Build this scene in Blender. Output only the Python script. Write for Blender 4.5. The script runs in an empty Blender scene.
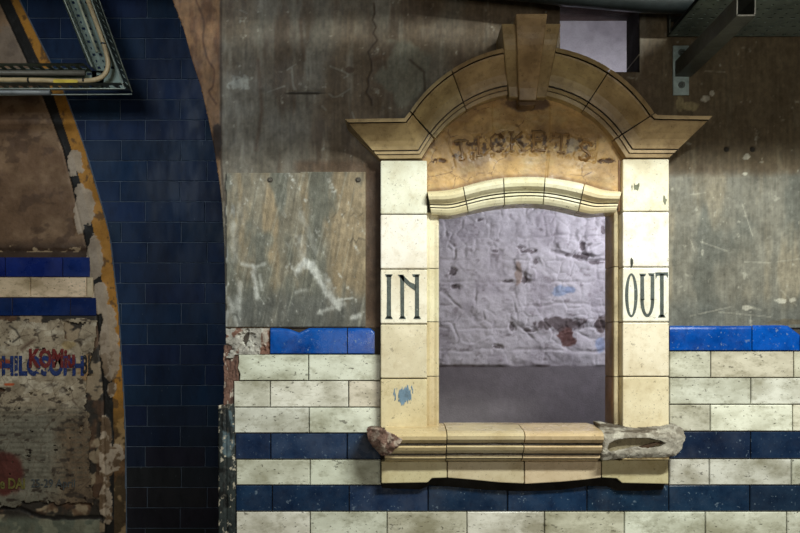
import bpy, bmesh, math, random
import numpy as np
random.seed(7)
C = bpy.context.scene.collection
sc = bpy.context.scene

# ---------------------------------------------------------------- camera, light, exposure
D, S, CZ = 2.26, 344.0, 1.32            # camera distance to the wall, pixels per metre on the wall, eye height
cam = bpy.data.objects.new('camera', bpy.data.cameras.new('camera'))
cam.location = (0, -D, CZ); cam.rotation_euler = (math.pi/2, 0, 0)
cam.data.sensor_width = 36; cam.data.lens = 36*S*D/800
cam.data.shift_y = 83.5/800; cam.data.clip_start = .02
C.objects.link(cam); sc.camera = cam
w = bpy.data.worlds.new('world'); sc.world = w; w.use_nodes = True
w.node_tree.nodes['Background'].inputs[0].default_value = (.5, .6, .7, 1)
w.node_tree.nodes['Background'].inputs[1].default_value = .02
def area(name, loc, target, sx, sy, power, col, spread=180):
    l = bpy.data.lights.new(name, 'AREA'); l.shape = 'RECTANGLE'; l.size = sx; l.size_y = sy
    l.energy = power; l.color = col; l.spread = math.radians(spread)
    o = bpy.data.objects.new(name, l); o.location = loc
    d = np.array(target, float)-np.array(loc, float)
    from mathutils import Vector
    o.rotation_euler = Vector(d).to_track_quat('-Z', 'Y').to_euler()
    C.objects.link(o); return o
area('tube_light', (1.0, -1.75, 2.75), (.45, 0, 1.35), .9, .08, 66, (.97, 1, .91))
area('passage_light', (-1.15, -1.5, 2.55), (-.95, .67, 1.95), .6, .2, 2.9, (.80, .92, 1), 80)
area('hall_fill', (0.5, -3.3, 1.5), (.3, 0, 1.6), 1.5, .6, 20, (1, .93, .78))
area('ticket_office_light', (1.15, .25, 1.98), (.3, 1.0, 1.6), .5, .3, 13, (.90, .90, 1))
sc.view_settings.view_transform = 'Standard'; sc.view_settings.look = 'None'
sc.view_settings.gamma = 1; sc.view_settings.use_curve_mapping = False
sc.view_settings.exposure = 0.0

# ---------------------------------------------------------------- helpers
def P(px, py, y=0.0):
    k = (D+y)/D
    return ((px-400)/S*k, y, CZ+(350-py)/S*k)
def lin(c):
    c = np.asarray(c, float)
    return np.where(c <= .04045, c/12.92, ((c+.055)/1.055)**2.4)
def rgb(*c): return tuple(lin(np.array(c)/255.0))
ORIGIN = {}
def link_mesh(name, V, F, mat, parent=None, cols=None, smooth=False, bevel=0, bseg=2):
    V = np.asarray(V, float).reshape(-1, 3)
    if parent is None:
        o0 = np.array([(V[:, 0].min()+V[:, 0].max())/2, V[:, 1].mean(), V[:, 2].min()])
    else: o0 = ORIGIN[parent.name]
    me = bpy.data.meshes.new(name)
    if isinstance(F, np.ndarray):
        n = len(F); W = V-o0
        me.vertices.add(len(V)); me.vertices.foreach_set('co', W.astype(np.float32).ravel())
        me.loops.add(n*4); me.loops.foreach_set('vertex_index', F.astype(np.int32).ravel())
        me.polygons.add(n); me.polygons.foreach_set('loop_start', np.arange(0, n*4, 4, dtype=np.int32))
        me.update(calc_edges=True)
    else:
        me.from_pydata([tuple(v) for v in (V-o0)], [], [tuple(f) for f in F]); me.update()
    if cols is None: cols = (1, 1, 1)
    cols = np.asarray(cols, float)
    if cols.ndim == 1: cols = np.tile(cols[:3], (len(V), 1))
    a = me.color_attributes.new('tint', 'FLOAT_COLOR', 'POINT')
    a.data.foreach_set('color', np.c_[cols[:, :3], np.ones(len(V))].astype(np.float32).ravel())
    me.materials.append(mat)
    if not isinstance(F, np.ndarray):
        bm = bmesh.new(); bm.from_mesh(me); bmesh.ops.recalc_face_normals(bm, faces=bm.faces); bm.to_mesh(me); bm.free()
    if smooth: me.polygons.foreach_set('use_smooth', [True]*len(me.polygons))
    o = bpy.data.objects.new(name, me); C.objects.link(o)
    if parent is not None: o.parent = parent
    else: o.location = o0
    ORIGIN[o.name] = o0
    if bevel:
        b = o.modifiers.new('bevel', 'BEVEL'); b.width = bevel; b.segments = bseg; b.limit_method = 'ANGLE'; b.angle_limit = math.radians(35)
    return o
def thing(name, label, cat, loc, group=None):
    o = bpy.data.objects.new(name, None); C.objects.link(o); o.location = loc; o.empty_display_size = .05
    ORIGIN[o.name] = np.array(loc, float); return tag(o, label, cat, group)
def tag(o, label, cat, group=None):
    o['label'] = label; o['category'] = cat
    if group: o['group'] = group
    return o
def struct(o): o['kind'] = 'structure'; return o
class MB:
    def __init__(s): s.V = []; s.F = []; s.K = []
    def add(s, V, F, c=(1, 1, 1)):
        n = len(s.V); s.V += [tuple(v) for v in V]; s.F += [tuple(i+n for i in f) for f in F]; s.K += [tuple(c)]*len(V)
    def box(s, x0, x1, y0, y1, z0, z1, c=(1, 1, 1)):
        s.add([(x, y, z) for x in (x0, x1) for y in (y0, y1) for z in (z0, z1)],
              [(0, 1, 3, 2), (4, 6, 7, 5), (0, 4, 5, 1), (2, 3, 7, 6), (0, 2, 6, 4), (1, 5, 7, 3)], c)
    def prism(s, pts, yf, yb, c=(1, 1, 1), back=None):      # outline in picture units on the plane yf, extruded straight back to yb
        f = [P(a, b, yf) for a, b in pts]; g = [(p[0], yb, p[2]) for p in f]; n = len(f)
        s.add(f+g, [tuple(range(n)), tuple(range(2*n-1, n-1, -1))]+[(i, (i+1) % n, n+(i+1) % n, n+i) for i in range(n)], c)
    def tile(s, pts, yf, yb, bev=.9, c=(1, 1, 1), tilt=.0006):
        ins = inset(pts, bev)
        a, b = random.uniform(-tilt, tilt), random.uniform(-tilt, tilt); n = len(pts)
        cx = sum(p[0] for p in pts)/n; cy = sum(p[1] for p in pts)/n
        r0 = [P(p[0], p[1], yf) for p in pts]
        back = [(p[0], yb, p[2]) for p in r0]; side = [(p[0], yf+.0022, p[2]) for p in r0]
        top = []
        for p in ins:
            q = P(p[0], p[1], yf); top.append((q[0], yf+a*(p[0]-cx)/30+b*(p[1]-cy)/12, q[2]))
        F = [tuple(range(n))]
        for k in range(2):
            F += [(k*n+i, k*n+(i+1) % n, (k+1)*n+(i+1) % n, (k+1)*n+i) for i in range(n)]
        s.add(top+side+back, F, c)
    def tube(s, pts, r, seg=12, c=(1, 1, 1), cap=True):
        pts = [np.array(p, float) for p in pts]; n = len(pts); V = []; up = np.array((.13, .97, .2))
        for i, p in enumerate(pts):
            t = pts[min(i+1, n-1)]-pts[max(i-1, 0)]; t /= np.linalg.norm(t)
            a = np.cross(t, up); a /= np.linalg.norm(a); b = np.cross(t, a)
            rr = r[i] if hasattr(r, '__len__') else r
            V += [p+rr*(a*math.cos(2*math.pi*k/seg)+b*math.sin(2*math.pi*k/seg)) for k in range(seg)]
        F = [(i*seg+k, i*seg+(k+1) % seg, (i+1)*seg+(k+1) % seg, (i+1)*seg+k) for i in range(n-1) for k in range(seg)]
        if cap: F += [tuple(range(seg)), tuple(range((n-1)*seg, n*seg))]
        s.add(V, F, c)
    def build(s, name, mat, parent=None, **k):
        return link_mesh(name, s.V, s.F, mat, parent, cols=np.array(s.K), **k)
def inset(pts, d):
    n = len(pts); A = sum(pts[i][0]*pts[(i+1) % n][1]-pts[(i+1) % n][0]*pts[i][1] for i in range(n))
    sg = 1 if A > 0 else -1; out = []
    for i in range(n):
        p0, p1, p2 = (np.array(pts[j % n], float) for j in (i-1, i, i+1))
        e1 = (p1-p0)/max(np.linalg.norm(p1-p0), 1e-6); e2 = (p2-p1)/max(np.linalg.norm(p2-p1), 1e-6)
        n1 = np.array((-e1[1], e1[0]))*sg; n2 = np.array((-e2[1], e2[0]))*sg
        b = n1+n2; q = b/max(1+n1.dot(n2), .35)
        out.append(tuple(p1+q*d))
    return out
def clip(poly, a, b, c):                                       # keep a*x+b*y <= c
    out = []
    for i in range(len(poly)):
        p, q = poly[i], poly[(i+1) % len(poly)]
        dp, dq = a*p[0]+b*p[1]-c, a*q[0]+b*q[1]-c
        if dp <= 0: out.append(p)
        if dp*dq < 0: t = dp/(dp-dq); out.append((p[0]+t*(q[0]-p[0]), p[1]+t*(q[1]-p[1])))
    return out
def catmull(pts, n=8):
    pts = [np.array(p, float) for p in pts]; P_ = [2*pts[0]-pts[1]]+pts+[2*pts[-1]-pts[-2]]; out = []
    for i in range(1, len(P_)-2):
        for k in range(n):
            t = k/n; a, b, c, d = P_[i-1:i+3]
            out.append(.5*(2*b+(c-a)*t+(2*a-5*b+4*c-d)*t*t+(3*b-a-3*c+d)*t**3))
    return out+[pts[-1]]
# numpy noise
def vn(x, y, seed=0):
    xi = np.floor(x).astype(np.int64); yi = np.floor(y).astype(np.int64); fx = x-xi; fy = y-yi
    fx = fx*fx*(3-2*fx); fy = fy*fy*(3-2*fy)
    def h(a, b):
        n = (a*374761393+b*668265263+seed*1442695041) & 0xffffffff
        n = ((n ^ (n >> 13))*1274126177) & 0xffffffff
        return ((n ^ (n >> 16)) & 0xffff)/65535.0
    return (h(xi, yi)*(1-fx)+h(xi+1, yi)*fx)*(1-fy)+(h(xi, yi+1)*(1-fx)+h(xi+1, yi+1)*fx)*fy
def fbm(x, y, sx, sy=None, seed=0, o=4):
    sy = sy or sx; r = 0; a = 1; t = 0
    for i in range(o):
        r = r+a*vn(x/sx*2**i+17*i, y/sy*2**i+9*i, seed+i); t += a; a *= .55
    return r/t
def sm(x, a, b): t = np.clip((x-a)/(b-a), 0, 1); return t*t*(3-2*t)
def worley(x, y, s, seed=0):                                   # distance to cell edge (F2-F1) and F1
    x = x/s; y = y/s; xi = np.floor(x).astype(int); yi = np.floor(y).astype(int); f1 = np.full(x.shape, 9.); f2 = f1.copy(); idn = np.zeros(x.shape)
    for a in (-1, 0, 1):
        for b in (-1, 0, 1):
            cx = xi+a; cy = yi+b
            px = cx+vn(cx+.0, cy+.0, seed+5); py = cy+vn(cx+.0, cy+.0, seed+6)
            d = np.hypot(x-px, y-py); m = d < f1
            f2 = np.where(m, f1, np.minimum(f2, d)); idn = np.where(m, vn(cx+.0, cy+.0, seed+7), idn); f1 = np.where(m, d, f1)
    return f2-f1, f1, idn
def seg(U, V, pts, wd):                                        # soft distance mask to a polyline
    d = np.full(U.shape, 1e9)
    for (a, b), (c, e) in zip(pts[:-1], pts[1:]):
        L = (c-a)**2+(e-b)**2+1e-9; t = np.clip(((U-a)*(c-a)+(V-b)*(e-b))/L, 0, 1)
        d = np.minimum(d, np.hypot(U-a-t*(c-a), V-b-t*(e-b)))
    return np.clip(1-d/wd, 0, 1)
def ell(U, V, cx, cy, rx, ry, n=0, seed=3, ns=8):
    d = np.hypot((U-cx)/rx, (V-cy)/ry)+n*(fbm(U, V, ns, ns, seed)-.5)
    return 1-sm(d, .75, 1.05)
def inpoly(U, V, pts):
    r = np.zeros(U.shape, bool); n = len(pts)
    for i in range(n):
        (x1, y1), (x2, y2) = pts[i], pts[(i+1) % n]
        if y1 == y2: continue
        r ^= ((y1 > V) != (y2 > V)) & (U < (x2-x1)*(V-y1)/(y2-y1)+x1)
    return r
def mixc(a, b, m): return a*(1-m[..., None])+np.asarray(b, float)*m[..., None]
def field(name, u0, u1, v0, v1, step, y0, hf, cf, mat, mask=None, thick=.0, parent=None, snap=None):
    us = np.arange(u0, u1+step/2, step); vs = np.arange(v0, v1+step/2, step)
    U, V = np.meshgrid(us, vs)
    if snap: U = snap(U, V)
    h = hf(U, V) if hf else np.zeros(U.shape); c = lin(np.clip(cf(U, V), 0, 255)/255.)
    k = (D+y0)/D
    X = (U-400)/S*k; Z = CZ+(350-V)/S*k; Y = y0-h
    ny, nx = U.shape; idx = np.arange(ny*nx).reshape(ny, nx)
    keep = np.ones((ny-1, nx-1), bool)
    if mask is not None: keep = mask((U[:-1, :-1]+U[1:, 1:])/2, (V[:-1, :-1]+V[1:, 1:])/2)
    F = np.stack([idx[1:, :-1], idx[1:, 1:], idx[:-1, 1:], idx[:-1, :-1]], -1)[keep]
    VV = np.stack([X, Y, Z], -1).reshape(-1, 3); CC = c.reshape(-1, 3)
    if thick:
        kp = np.pad(keep, 1); N = ny*nx; E = []
        j, i = np.nonzero(keep & ~kp[:-2, 1:-1]); E.append(np.stack([idx[j, i], idx[j, i+1]], -1))
        j, i = np.nonzero(keep & ~kp[2:, 1:-1]); E.append(np.stack([idx[j+1, i+1], idx[j+1, i]], -1))
        j, i = np.nonzero(keep & ~kp[1:-1, :-2]); E.append(np.stack([idx[j+1, i], idx[j, i]], -1))
        j, i = np.nonzero(keep & ~kp[1:-1, 2:]); E.append(np.stack([idx[j, i+1], idx[j+1, i+1]], -1))
        E = np.concatenate(E); B = VV.copy(); B[:, 1] = y0+thick
        VV = np.concatenate([VV, B]); CC = np.concatenate([CC, CC])
        F = np.concatenate([F, np.stack([E[:, 0], E[:, 1], E[:, 1]+N, E[:, 0]+N], -1), F[:, ::-1]+N])
    used = np.zeros(len(VV), bool); used[F.ravel()] = True
    re = np.cumsum(used)-1
    return link_mesh(name, VV[used], re[F], mat, parent, cols=CC[used], smooth=not thick)

# ---------------------------------------------------------------- materials (procedural)
def mat_tint(name, rough=.4, stain=None, sa=.3, ss=9, speck=0, spc=(40, 35, 25), sps=170, bump=.1, bs=220, stretch=(1, 1, 1), metal=0, spec=.5, rvar=.15, base=None, coat=0, thr=.70):
    m = bpy.data.materials.new(name); m.use_nodes = True; nt = m.node_tree; N = nt.nodes; L = nt.links
    b = N['Principled BSDF']; at = N.new('ShaderNodeAttribute'); at.attribute_name = 'tint'; col = at.outputs['Color']
    tc = N.new('ShaderNodeTexCoord'); mp = N.new('ShaderNodeMapping'); mp.inputs['Scale'].default_value = stretch
    geo = N.new('ShaderNodeNewGeometry'); L.new(geo.outputs['Position'], mp.inputs['Vector']); vec = mp.outputs['Vector']
    def noise(s, d=5, r=.6, v=vec):
        n = N.new('ShaderNodeTexNoise'); n.inputs['Scale'].default_value = s; n.inputs['Detail'].default_value = d; n.inputs['Roughness'].default_value = r
        L.new(v, n.inputs['Vector']); return n.outputs['Fac']
    def ramp(f, a, c, lo=0, hi=1):
        r = N.new('ShaderNodeMapRange'); r.inputs[1].default_value = a; r.inputs[2].default_value = c; r.inputs[3].default_value = lo; r.inputs[4].default_value = hi
        L.new(f, r.inputs[0]); return r.outputs[0]
    def mix(f, a, c, mode='MIX'):
        x = N.new('ShaderNodeMix'); x.data_type = 'RGBA'; x.blend_type = mode
        if isinstance(f, float): x.inputs[0].default_value = f
        else: L.new(f, x.inputs[0])
        L.new(a, x.inputs[6])
        if isinstance(c, tuple): x.inputs[7].default_value = (*c, 1)
        else: L.new(c, x.inputs[7])
        return x.outputs[2]
    if stain is not None:
        col = mix(ramp(noise(ss), .42, .68, 0, sa), col, rgb(*stain), 'MULTIPLY')
        col = mix(ramp(noise(ss*5, 6, .7), .5, .72, 0, sa*.8), col, rgb(*stain), 'MULTIPLY')
    if speck:
        col = mix(ramp(noise(sps, 3, .6), thr, thr+.04, 0, speck), col, rgb(*spc))
        col = mix(ramp(noise(sps*.31, 4, .7), thr, thr+.03, 0, speck*.8), col, rgb(*spc))
    L.new(col, b.inputs['Base Color'])
    L.new(ramp(noise(14, 4), .35, .7, rough-rvar, rough+rvar), b.inputs['Roughness'])
    b.inputs['Metallic'].default_value = metal; b.inputs['Specular IOR Level'].default_value = spec
    if bump:
        bn = N.new('ShaderNodeBump'); bn.inputs['Strength'].default_value = bump; bn.inputs['Distance'].default_value = .003
        L.new(noise(bs, 6, .65), bn.inputs['Height']); L.new(bn.outputs['Normal'], b.inputs['Normal'])
    return m
M = {}
M['plaster'] = mat_tint('plaster', .62, (120, 105, 85), .35, 14, .35, (165, 158, 140), 120, .5, 160, spec=.35, thr=.735)
M['glaze'] = mat_tint('cream_glaze', .32, (190, 172, 132), .45, 8, .55, (70, 54, 36), 190, .12, 60, spec=.5, thr=.655)
M['glazebrown'] = mat_tint('soiled_shaded_glaze', .5, (130, 112, 84), .6, 10, .6, (38, 28, 18), 130, .3, 70, thr=.68)
M['white_tile'] = mat_tint('white_tile', .3, (150, 144, 120), .75, 9, .8, (60, 55, 45), 120, .12, 50, stretch=(.7, 1, 1.2), thr=.645)
M['blue_tile'] = mat_tint('blue_tile', .28, (90, 110, 150), .6, 12, .55, (130, 148, 165), 100, .15, 50, thr=.65)
M['navy_tile'] = mat_tint('navy_tile', .36, (110, 120, 140), .5, 8, .4, (110, 124, 135), 110, .15, 40, thr=.69, spec=.4)
M['passage_tile'] = mat_tint('passage_tile', .6, (90, 105, 130), .6, 6, .35, (110, 124, 135), 100, .15, 40, thr=.70, spec=.22, stretch=(1.2, 1, .5))
M['grout'] = mat_tint('grout', .85, (90, 80, 70), .4, 20, 0, bump=.6)
M['cement'] = mat_tint('cement', .9, (110, 105, 95), .5, 30, .5, (50, 46, 40), 160, 1.0, 130, thr=.66)
M['brick'] = mat_tint('broken_brick', .95, (110, 80, 70), .6, 40, .5, (200, 190, 175), 120, 1.0, 110, thr=.68)
M['joint_and_shade'] = mat_tint('joint_and_shade', .95, (90, 80, 70), .5, 20, 0, bump=.5)  # dark matte for mortar joints and painted-in shade
M['rear'] = mat_tint('whitewashed_brick', .75, (150, 140, 150), .2, 30, .25, (80, 70, 70), 90, .6, 140, thr=.72)
M['steel'] = mat_tint('galvanised_steel', .5, (120, 130, 125), .5, 12, .3, (190, 195, 190), 150, .1, 80, metal=.35)
M['paint'] = mat_tint('painted_steel', .55, (110, 110, 105), .4, 20, .2, (150, 150, 140), 130, .15, 80, metal=.1)
M['paper'] = mat_tint('old_paper', .9, (120, 105, 85), .5, 25, .4, (40, 34, 28), 120, .4, 120, thr=.68)
M['plastic'] = mat_tint('plastic', .5, (120, 110, 90), .4, 20, 0, bump=.1)
M['ink'] = mat_tint('ink', .5, (120, 130, 130), .7, 60, .5, (170, 175, 165), 220, .3, 200, thr=.66)
M['shell'] = mat_tint('room_shell', .9, (130, 120, 110), .4, 3, 0, bump=.2)

# ---------------------------------------------------------------- outlines measured on the photograph
def ip(tab): ys = [a[1] for a in tab]; xs = [a[0] for a in tab]; return lambda v: np.interp(v, ys, xs)
front_edge = ip([(150, -45), (172.5, 0), (183, 27), (192, 60), (201, 87), (208.5, 120), (214.5, 150), (219, 180), (222, 205), (224.4, 250), (225.5, 300), (226, 560)])
yel_r = ip([(-6, -50), (19.5, 0), (51.7, 64.5), (66, 96), (85.5, 150), (99, 196), (109.6, 233.6), (115.6, 286), (118.6, 310), (121.6, 360), (124, 400), (125.5, 440), (126.5, 560)])
yel_l = ip([(-14, -50), (11, 0), (40.5, 64), (54, 96), (72, 150), (82.6, 190), (93, 226), (102, 280), (108, 310), (112.6, 380), (114, 430), (114.5, 560)])
blk_l = ip([(-26, -50), (-2, 0), (27.7, 64), (43.5, 99), (63, 150), (75, 199), (87, 250), (96, 304), (99, 345), (103.6, 400), (105, 470), (105, 560)])

# ---------------------------------------------------------------- setting: front wall
def wall_mask(U, V):
    k = U > front_edge(V)
    k &= ~((U > 432) & (U < 618) & (V > 196) & (V < 428))
    e = 1.6*(fbm(U, V, 9, 9, 41)-.5)
    k &= ~((U > 560+e) & (U < 640+e) & (V > 0+e) & (V < 72))
    return k
CRK = [tuple(p) for p in ((374, 3), (375, 12), (372.5, 20), (376, 27), (373, 33), (377, 40), (372, 46), (368, 52), (371, 60), (372, 70), (368, 78), (369, 86), (366, 92), (371, 99), (372, 105))]
def plaster_h(U, V):
    h = .0022*(fbm(U, V, 60, 60, 2)-.5)+.0012*(fbm(U, V, 14, 20, 8)-.5)
    up = 1-sm(V, 150, 185)
    cr, _, _ = worley(U+14*fbm(U, V, 30, 30, 3), V+14*fbm(U, V, 30, 30, 4), 95, 12)
    h -= .0006*(1-sm(cr, .0, .02))*(1-sm(V, 120, 170))
    # raised patch of newer cement to the right of the window
    h += .004*sm(V+3*fbm(U, V, 12, 12, 5), 176, 180)*sm(U, 640, 660)
    h -= .003*seg(U, V, CRK, 1.6)
    for x, y in ((727, 149), (753, 149)): h -= .006*ell(U, V, x, y, 3.2, 3.2)
    h -= .003*ell(U, V, 306, 92, 22, 1.8, .5)
    return h
def plaster_c(U, V):
    n1 = fbm(U, V, 70, 130, 21); n2 = fbm(U, V, 14, 70, 22); n3 = fbm(U, V, 6, 6, 23)
    c = np.zeros(U.shape+(3,))+np.array((104, 90, 73.))
    c = mixc(c, (116, 112, 102), sm(n1, .45, .7)*.8)
    c = mixc(c, (88, 74, 60), sm(n2, .52, .75)*.8)
    c = mixc(c, (150, 146, 134), sm(fbm(U, V, 9, 60, 29), .6, .8)*.5)
    # right hand grey cement
    r = sm(U, 662, 672)*sm(V+5*n3, 170, 182)
    g = np.zeros(c.shape)+np.array((122, 120, 110.)); g = mixc(g, (140, 132, 114), sm(fbm(U, V, 18, 90, 31), .45, .7)*.8)
    g = mixc(g, (96, 98, 92), sm(fbm(U, V, 22, 60, 32), .5, .72)*.8); g = mixc(g, (92, 96, 94), sm(V+10*n3, 296, 320)*.6)
    c = mixc(c, g, r) if False else c*(1-r[..., None])+g*r[..., None]
    rb = sm(U, 640, 670)*(1-sm(V, 160, 178)); c = mixc(c, (104, 92, 70), rb*.6)
    for x0, y0, x1, y1, wd in ((690, 195, 705, 192, 1), (742, 205, 752, 235, 1.2), (700, 242, 726, 250, 1), (744, 262, 770, 262, 1.5), (776, 262, 800, 258, 1.4), (744, 306, 760, 309, 3), (718, 312, 770, 316, .8), (690, 316, 730, 306, .8), (705, 71, 725, 71, 1), (672, 70, 690, 62, 1.4), (780, 290, 796, 305, 1.5), (690, 240, 694, 250, 1.2)):
        c = mixc(c, (180, 178, 165), .5*sm(seg(U, V, [(x0, y0), (x1, y1+1)], wd*.7+.6)+1.2*(n3-.5), .25, .9))
    for x, y, rx, ry in ((706, 99, 5, 3), (712, 94, 3, 4), (746, 308, 5, 2.6), (747, 157, 4, 3), (745, 174, 2.5, 2), (781, 301, 6, 2.5), (792, 300, 3, 3)):
        c = mixc(c, (205, 203, 190), .8*ell(U, V, x, y, rx, ry, 1.2, int(x), 4))
    for x, y, rx, ry in ((680, 103, 4, 9), (690, 106, 9, 5)): c = mixc(c, (160, 148, 112), .85*ell(U, V, x, y, rx, ry, .9, 7, 6))
    for x in (727, 753): c = mixc(c, (30, 26, 22), .9*ell(U, V, x, 149, 3, 3))
    # left upper plaster: cracks, scratches, rust runs, pale washes
    c = mixc(c, (60, 46, 34), .8*sm(seg(U, V, CRK, 1.7), .2, .8))
    for p in ([(287, 70), (296, 64)], [(292, 68), (293, 84), (296, 90)], [(307, 68), (308, 80)], [(329, 94), (336, 97), (350, 89)], [(232, 76), (250, 80)], [(233, 82), (240, 90)], [(330, 66), (348, 74), (344, 78)], [(322, 106), (326, 110)], [(240, 10), (247, 13)], [(352, 112), (356, 124)], [(268, 92), (285, 86)]):
        c = mixc(c, (150, 150, 140), .6*sm(seg(U, V, [tuple(q) for q in catmull(p, 5)], 1.5)+.8*(n3-.5), .2, .9))
    c = mixc(c, (178, 180, 172), .65*ell(U, V, 240, 83, 12, 7, 2.4, 14, 7))
    c = mixc(c, (45, 38, 28), .8*ell(U, V, 306, 93, 21, 2, .6)); c = mixc(c, (70, 50, 36), .6*ell(U, V, 350, 70, 5, 4, .8))
    c = mixc(c, (125, 130, 118), .55*ell(U, V, 404, 75, 26, 30, 1.2, 6, 20)); c = mixc(c, (60, 48, 36), .7*seg(U, V, [(410, 60), (424, 72), (425, 90)], 2))
    for p in ([(372, 60), (384, 56), (386, 68)], [(258, 60), (262, 110), (256, 150)], [(300, 20), (304, 60)]): c = mixc(c, (78, 56, 40), .5*seg(U, V, p, 3))
    # warm brown render on the curve of the passage arch
    b = (1-sm(U, 218, 223))*(1-sm(V, 330, 335)); bc = np.zeros(c.shape)+np.array((128, 96, 66.)); bc = mixc(bc, (92, 62, 40), sm(fbm(U, V, 16, 40, 44), .5, .65)*.8)
    bc = mixc(bc, (70, 44, 28), .8*seg(U, V, catl, 1.6)); c = c*(1-b[..., None])+bc*b[..., None]
    c = mixc(c, (52, 40, 30), .8*seg(U, V, [(221, -20), (221, 160), (224, 200)], 1.6)); c = mixc(c, (40, 26, 18), .9*ell(U, V, 217, 140, 5, 20, .9))
    c = mixc(c, (70, 50, 36), .75*sm(U, 364, 368)*(1-sm(U, 384, 388))*sm(V, 160, 175))     # brown strip beside the pilaster, its shadow painted in
    c = mixc(c, (88, 66, 48), .6*sm(V, 158, 164)*(1-sm(V, 170, 174))*sm(U, 290, 300)*(1-sm(U, 384, 388)))
    c = mixc(c, (176, 168, 158), .8*ell(U, V, 240, 316, 6, 9, 1.2, 8, 4)); c = mixc(c, (130, 112, 92), .5*sm(V+4*n3, 320, 326)*(1-sm(U, 370, 380)))
    c = mixc(c, (92, 80, 60), .5*ell(U, V, 790, 322, 30, 3, .8)); return c*(1+.35*(fbm(U, V, 3.2, 4.5, 401)-.5)+.25*(fbm(U, V, 2, 26, 402)-.5))[..., None]
catl = [tuple(p) for p in catmull([(196, 0), (204, 22), (203, 40), (208, 60), (214, 70), (213, 86), (209, 92), (216, 104)], 6)]
struct(field('wall_front', 150, 866, -46, 328, 1.0, 0.0, plaster_h, plaster_c, M['plaster'], wall_mask, .125, snap=lambda U, V: np.where(np.abs(U-front_edge(V)) < .75, front_edge(V), U)))
# masonry behind the tiles, below the plaster
def rect(u0, u1, v0, v1): return [(u0, v0), (u1, v0), (u1, v1), (u0, v1)]
b = MB()
b.prism(rect(228, 432, 328, 428), .001, .125, rgb(70, 62, 54)); b.prism(rect(618, 1300, 328, 428), .001, .125, rgb(70, 62, 54)); b.prism(rect(228, 1300, 428, 804), .001, .125, rgb(70, 62, 54))
struct(b.build('wall_right', M['grout']))
b = MB(); b.box(P(866, 0)[0], 2.9, 0, .125, CZ+(350-328)/S, 3.0, rgb(110, 104, 95)); b.box(P(150, 0)[0], P(866, 0)[0], 0, .125, P(0, -46)[2], 3.0, rgb(105, 92, 78)); b.box(-3.4, P(150, 0)[0]+.0, 0, .125, 2.62, 3.0, rgb(105, 92, 78))
struct(b.build('wall_upper', M['plaster']))
b = MB(); b.prism(rect(627.5, 641, -2, 73), .122, .135, rgb(34, 28, 24)); V0 = len(b.V)
x = P(639.6, 0)[0]; b.box(x, x+.01, .004, .13, P(0, 73)[2], P(0, 1)[2], rgb(34, 28, 24)); b.box(P(559, 0)[0], x, .004, .13, P(0, 1)[2]-.003, P(0, 1)[2]+.01, rgb(70, 52, 46))
b.V = b.V[8:]; b.F = [tuple(i-8 for i in f) for f in b.F[6:]]; b.K = b.K[8:]; struct(b.build('shade_lining', M['joint_and_shade']))  # added lining, coloured dark to put shade into the hole's reveal
# glazed tile dado (pattern stays in one mesh per colour)
WH, BR, NV = (232, 233, 220), (8, 82, 172), (34, 54, 82)
white, blue = MB(), MB()
def tint(c, j=.06):
    f = 1+random.uniform(-j, j); return tuple(lin(np.clip(np.array(c)*f+np.array([random.uniform(-3, 3) for _ in range(3)]), 0, 255)/255))
def row(x0, x1, y0, y1, joints, kind, first=None, yf=-.010):
    xs = [x0]+[j for j in joints if x0+3 < j < x1-3]+[x1]
    for a, b_ in zip(xs[:-1], xs[1:]):
        pts = [(a+.45, y0+.45), (b_-.45, y0+.45), (b_-.45, y1-.45), (a+.45, y1-.45)]
        if kind == 'w': white.tile(pts, yf, .0, .7, tint(WH if random.random() < .7 else (226, 223, 204)))
        else: blue.tile(pts, yf, .0, .7, tint(NV if kind == 'n' else BR, .1))
LY = [354.2, 380.8, 407.3, 433.3, 459.5, 485.3, 511.6, 538, 564.4, 590.8]; RY = [351, 377.8, 404.5, 431.5, 459, 485.3, 511.6, 538, 564.4, 590.8]
pat = ['w', 'w', 'w', 'n', 'w', 'n', 'w', 'w', 'w']
JL = [[308.5], [270, 348.5], [309], [270.5, 347], [310]]; JR = [[711, 794], [751], [710.5, 793], [751, 832], [709.5, 791.6]]
for i in range(5):
    x0 = [238, 233.5, 234, 235, 236][i]
    if i == 0:
        white.tile([(238.5, 354.6), (308, 354.6), (308, 380.3), (239.5, 380.3), (240, 374), (237.5, 368), (238.8, 362)], -.010, 0, .6, tint(WH))
        row(308.5, 381, LY[0], LY[1], [], 'w')
    else: row(x0, 381, LY[i], LY[i+1], JL[i], pat[i])
    row(669.3, 862, RY[i], RY[i+1], JR[i], pat[i])
row(235.5, 862, LY[5], LY[6], [272, 349, 428, 507.5, 587, 669, 750, 830], 'n')
row(236, 862, LY[6], LY[7], [310, 387, 467, 544.5, 624.5, 705.5, 787], 'w')
row(236, 862, LY[7], LY[8], [272, 349, 428, 507.5, 587, 669, 750, 830], 'w')
row(236, 862, LY[8], LY[9], [310, 387, 467, 544.5, 624.5, 705.5, 787], 'w')
def capt(pts, c):                                              # top course with a rounded nose
    x0, x1, y0, y1, cuts = pts; prof = [(y0+2, 0.0), (y0, -.004), (y0+.4, -.008), (y0+1.6, -.0115), (y0+3.4, -.0135), (y0+6, -.014), (y1-1.2, -.014), (y1-.45, -.012), (y1-.45, 0)]
    V = []; F = []
    xs = np.linspace(x0+.45, x1-.45, 9)
    for x in xs:
        off = cuts(x)
        for py, y in prof:
            V.append(P(x, max(py+off*(1-(py-y0)/(y1-y0)), py), y))
    n = len(prof); F = [(i*n+j, i*n+j+1, (i+1)*n+j+1, (i+1)*n+j) for i in range(8) for j in range(n-1)]+[tuple(range(n)), tuple(range(8*n, 9*n))]
    blue.add(V, F, tint(c, .04))
zero = lambda x: 0
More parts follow.
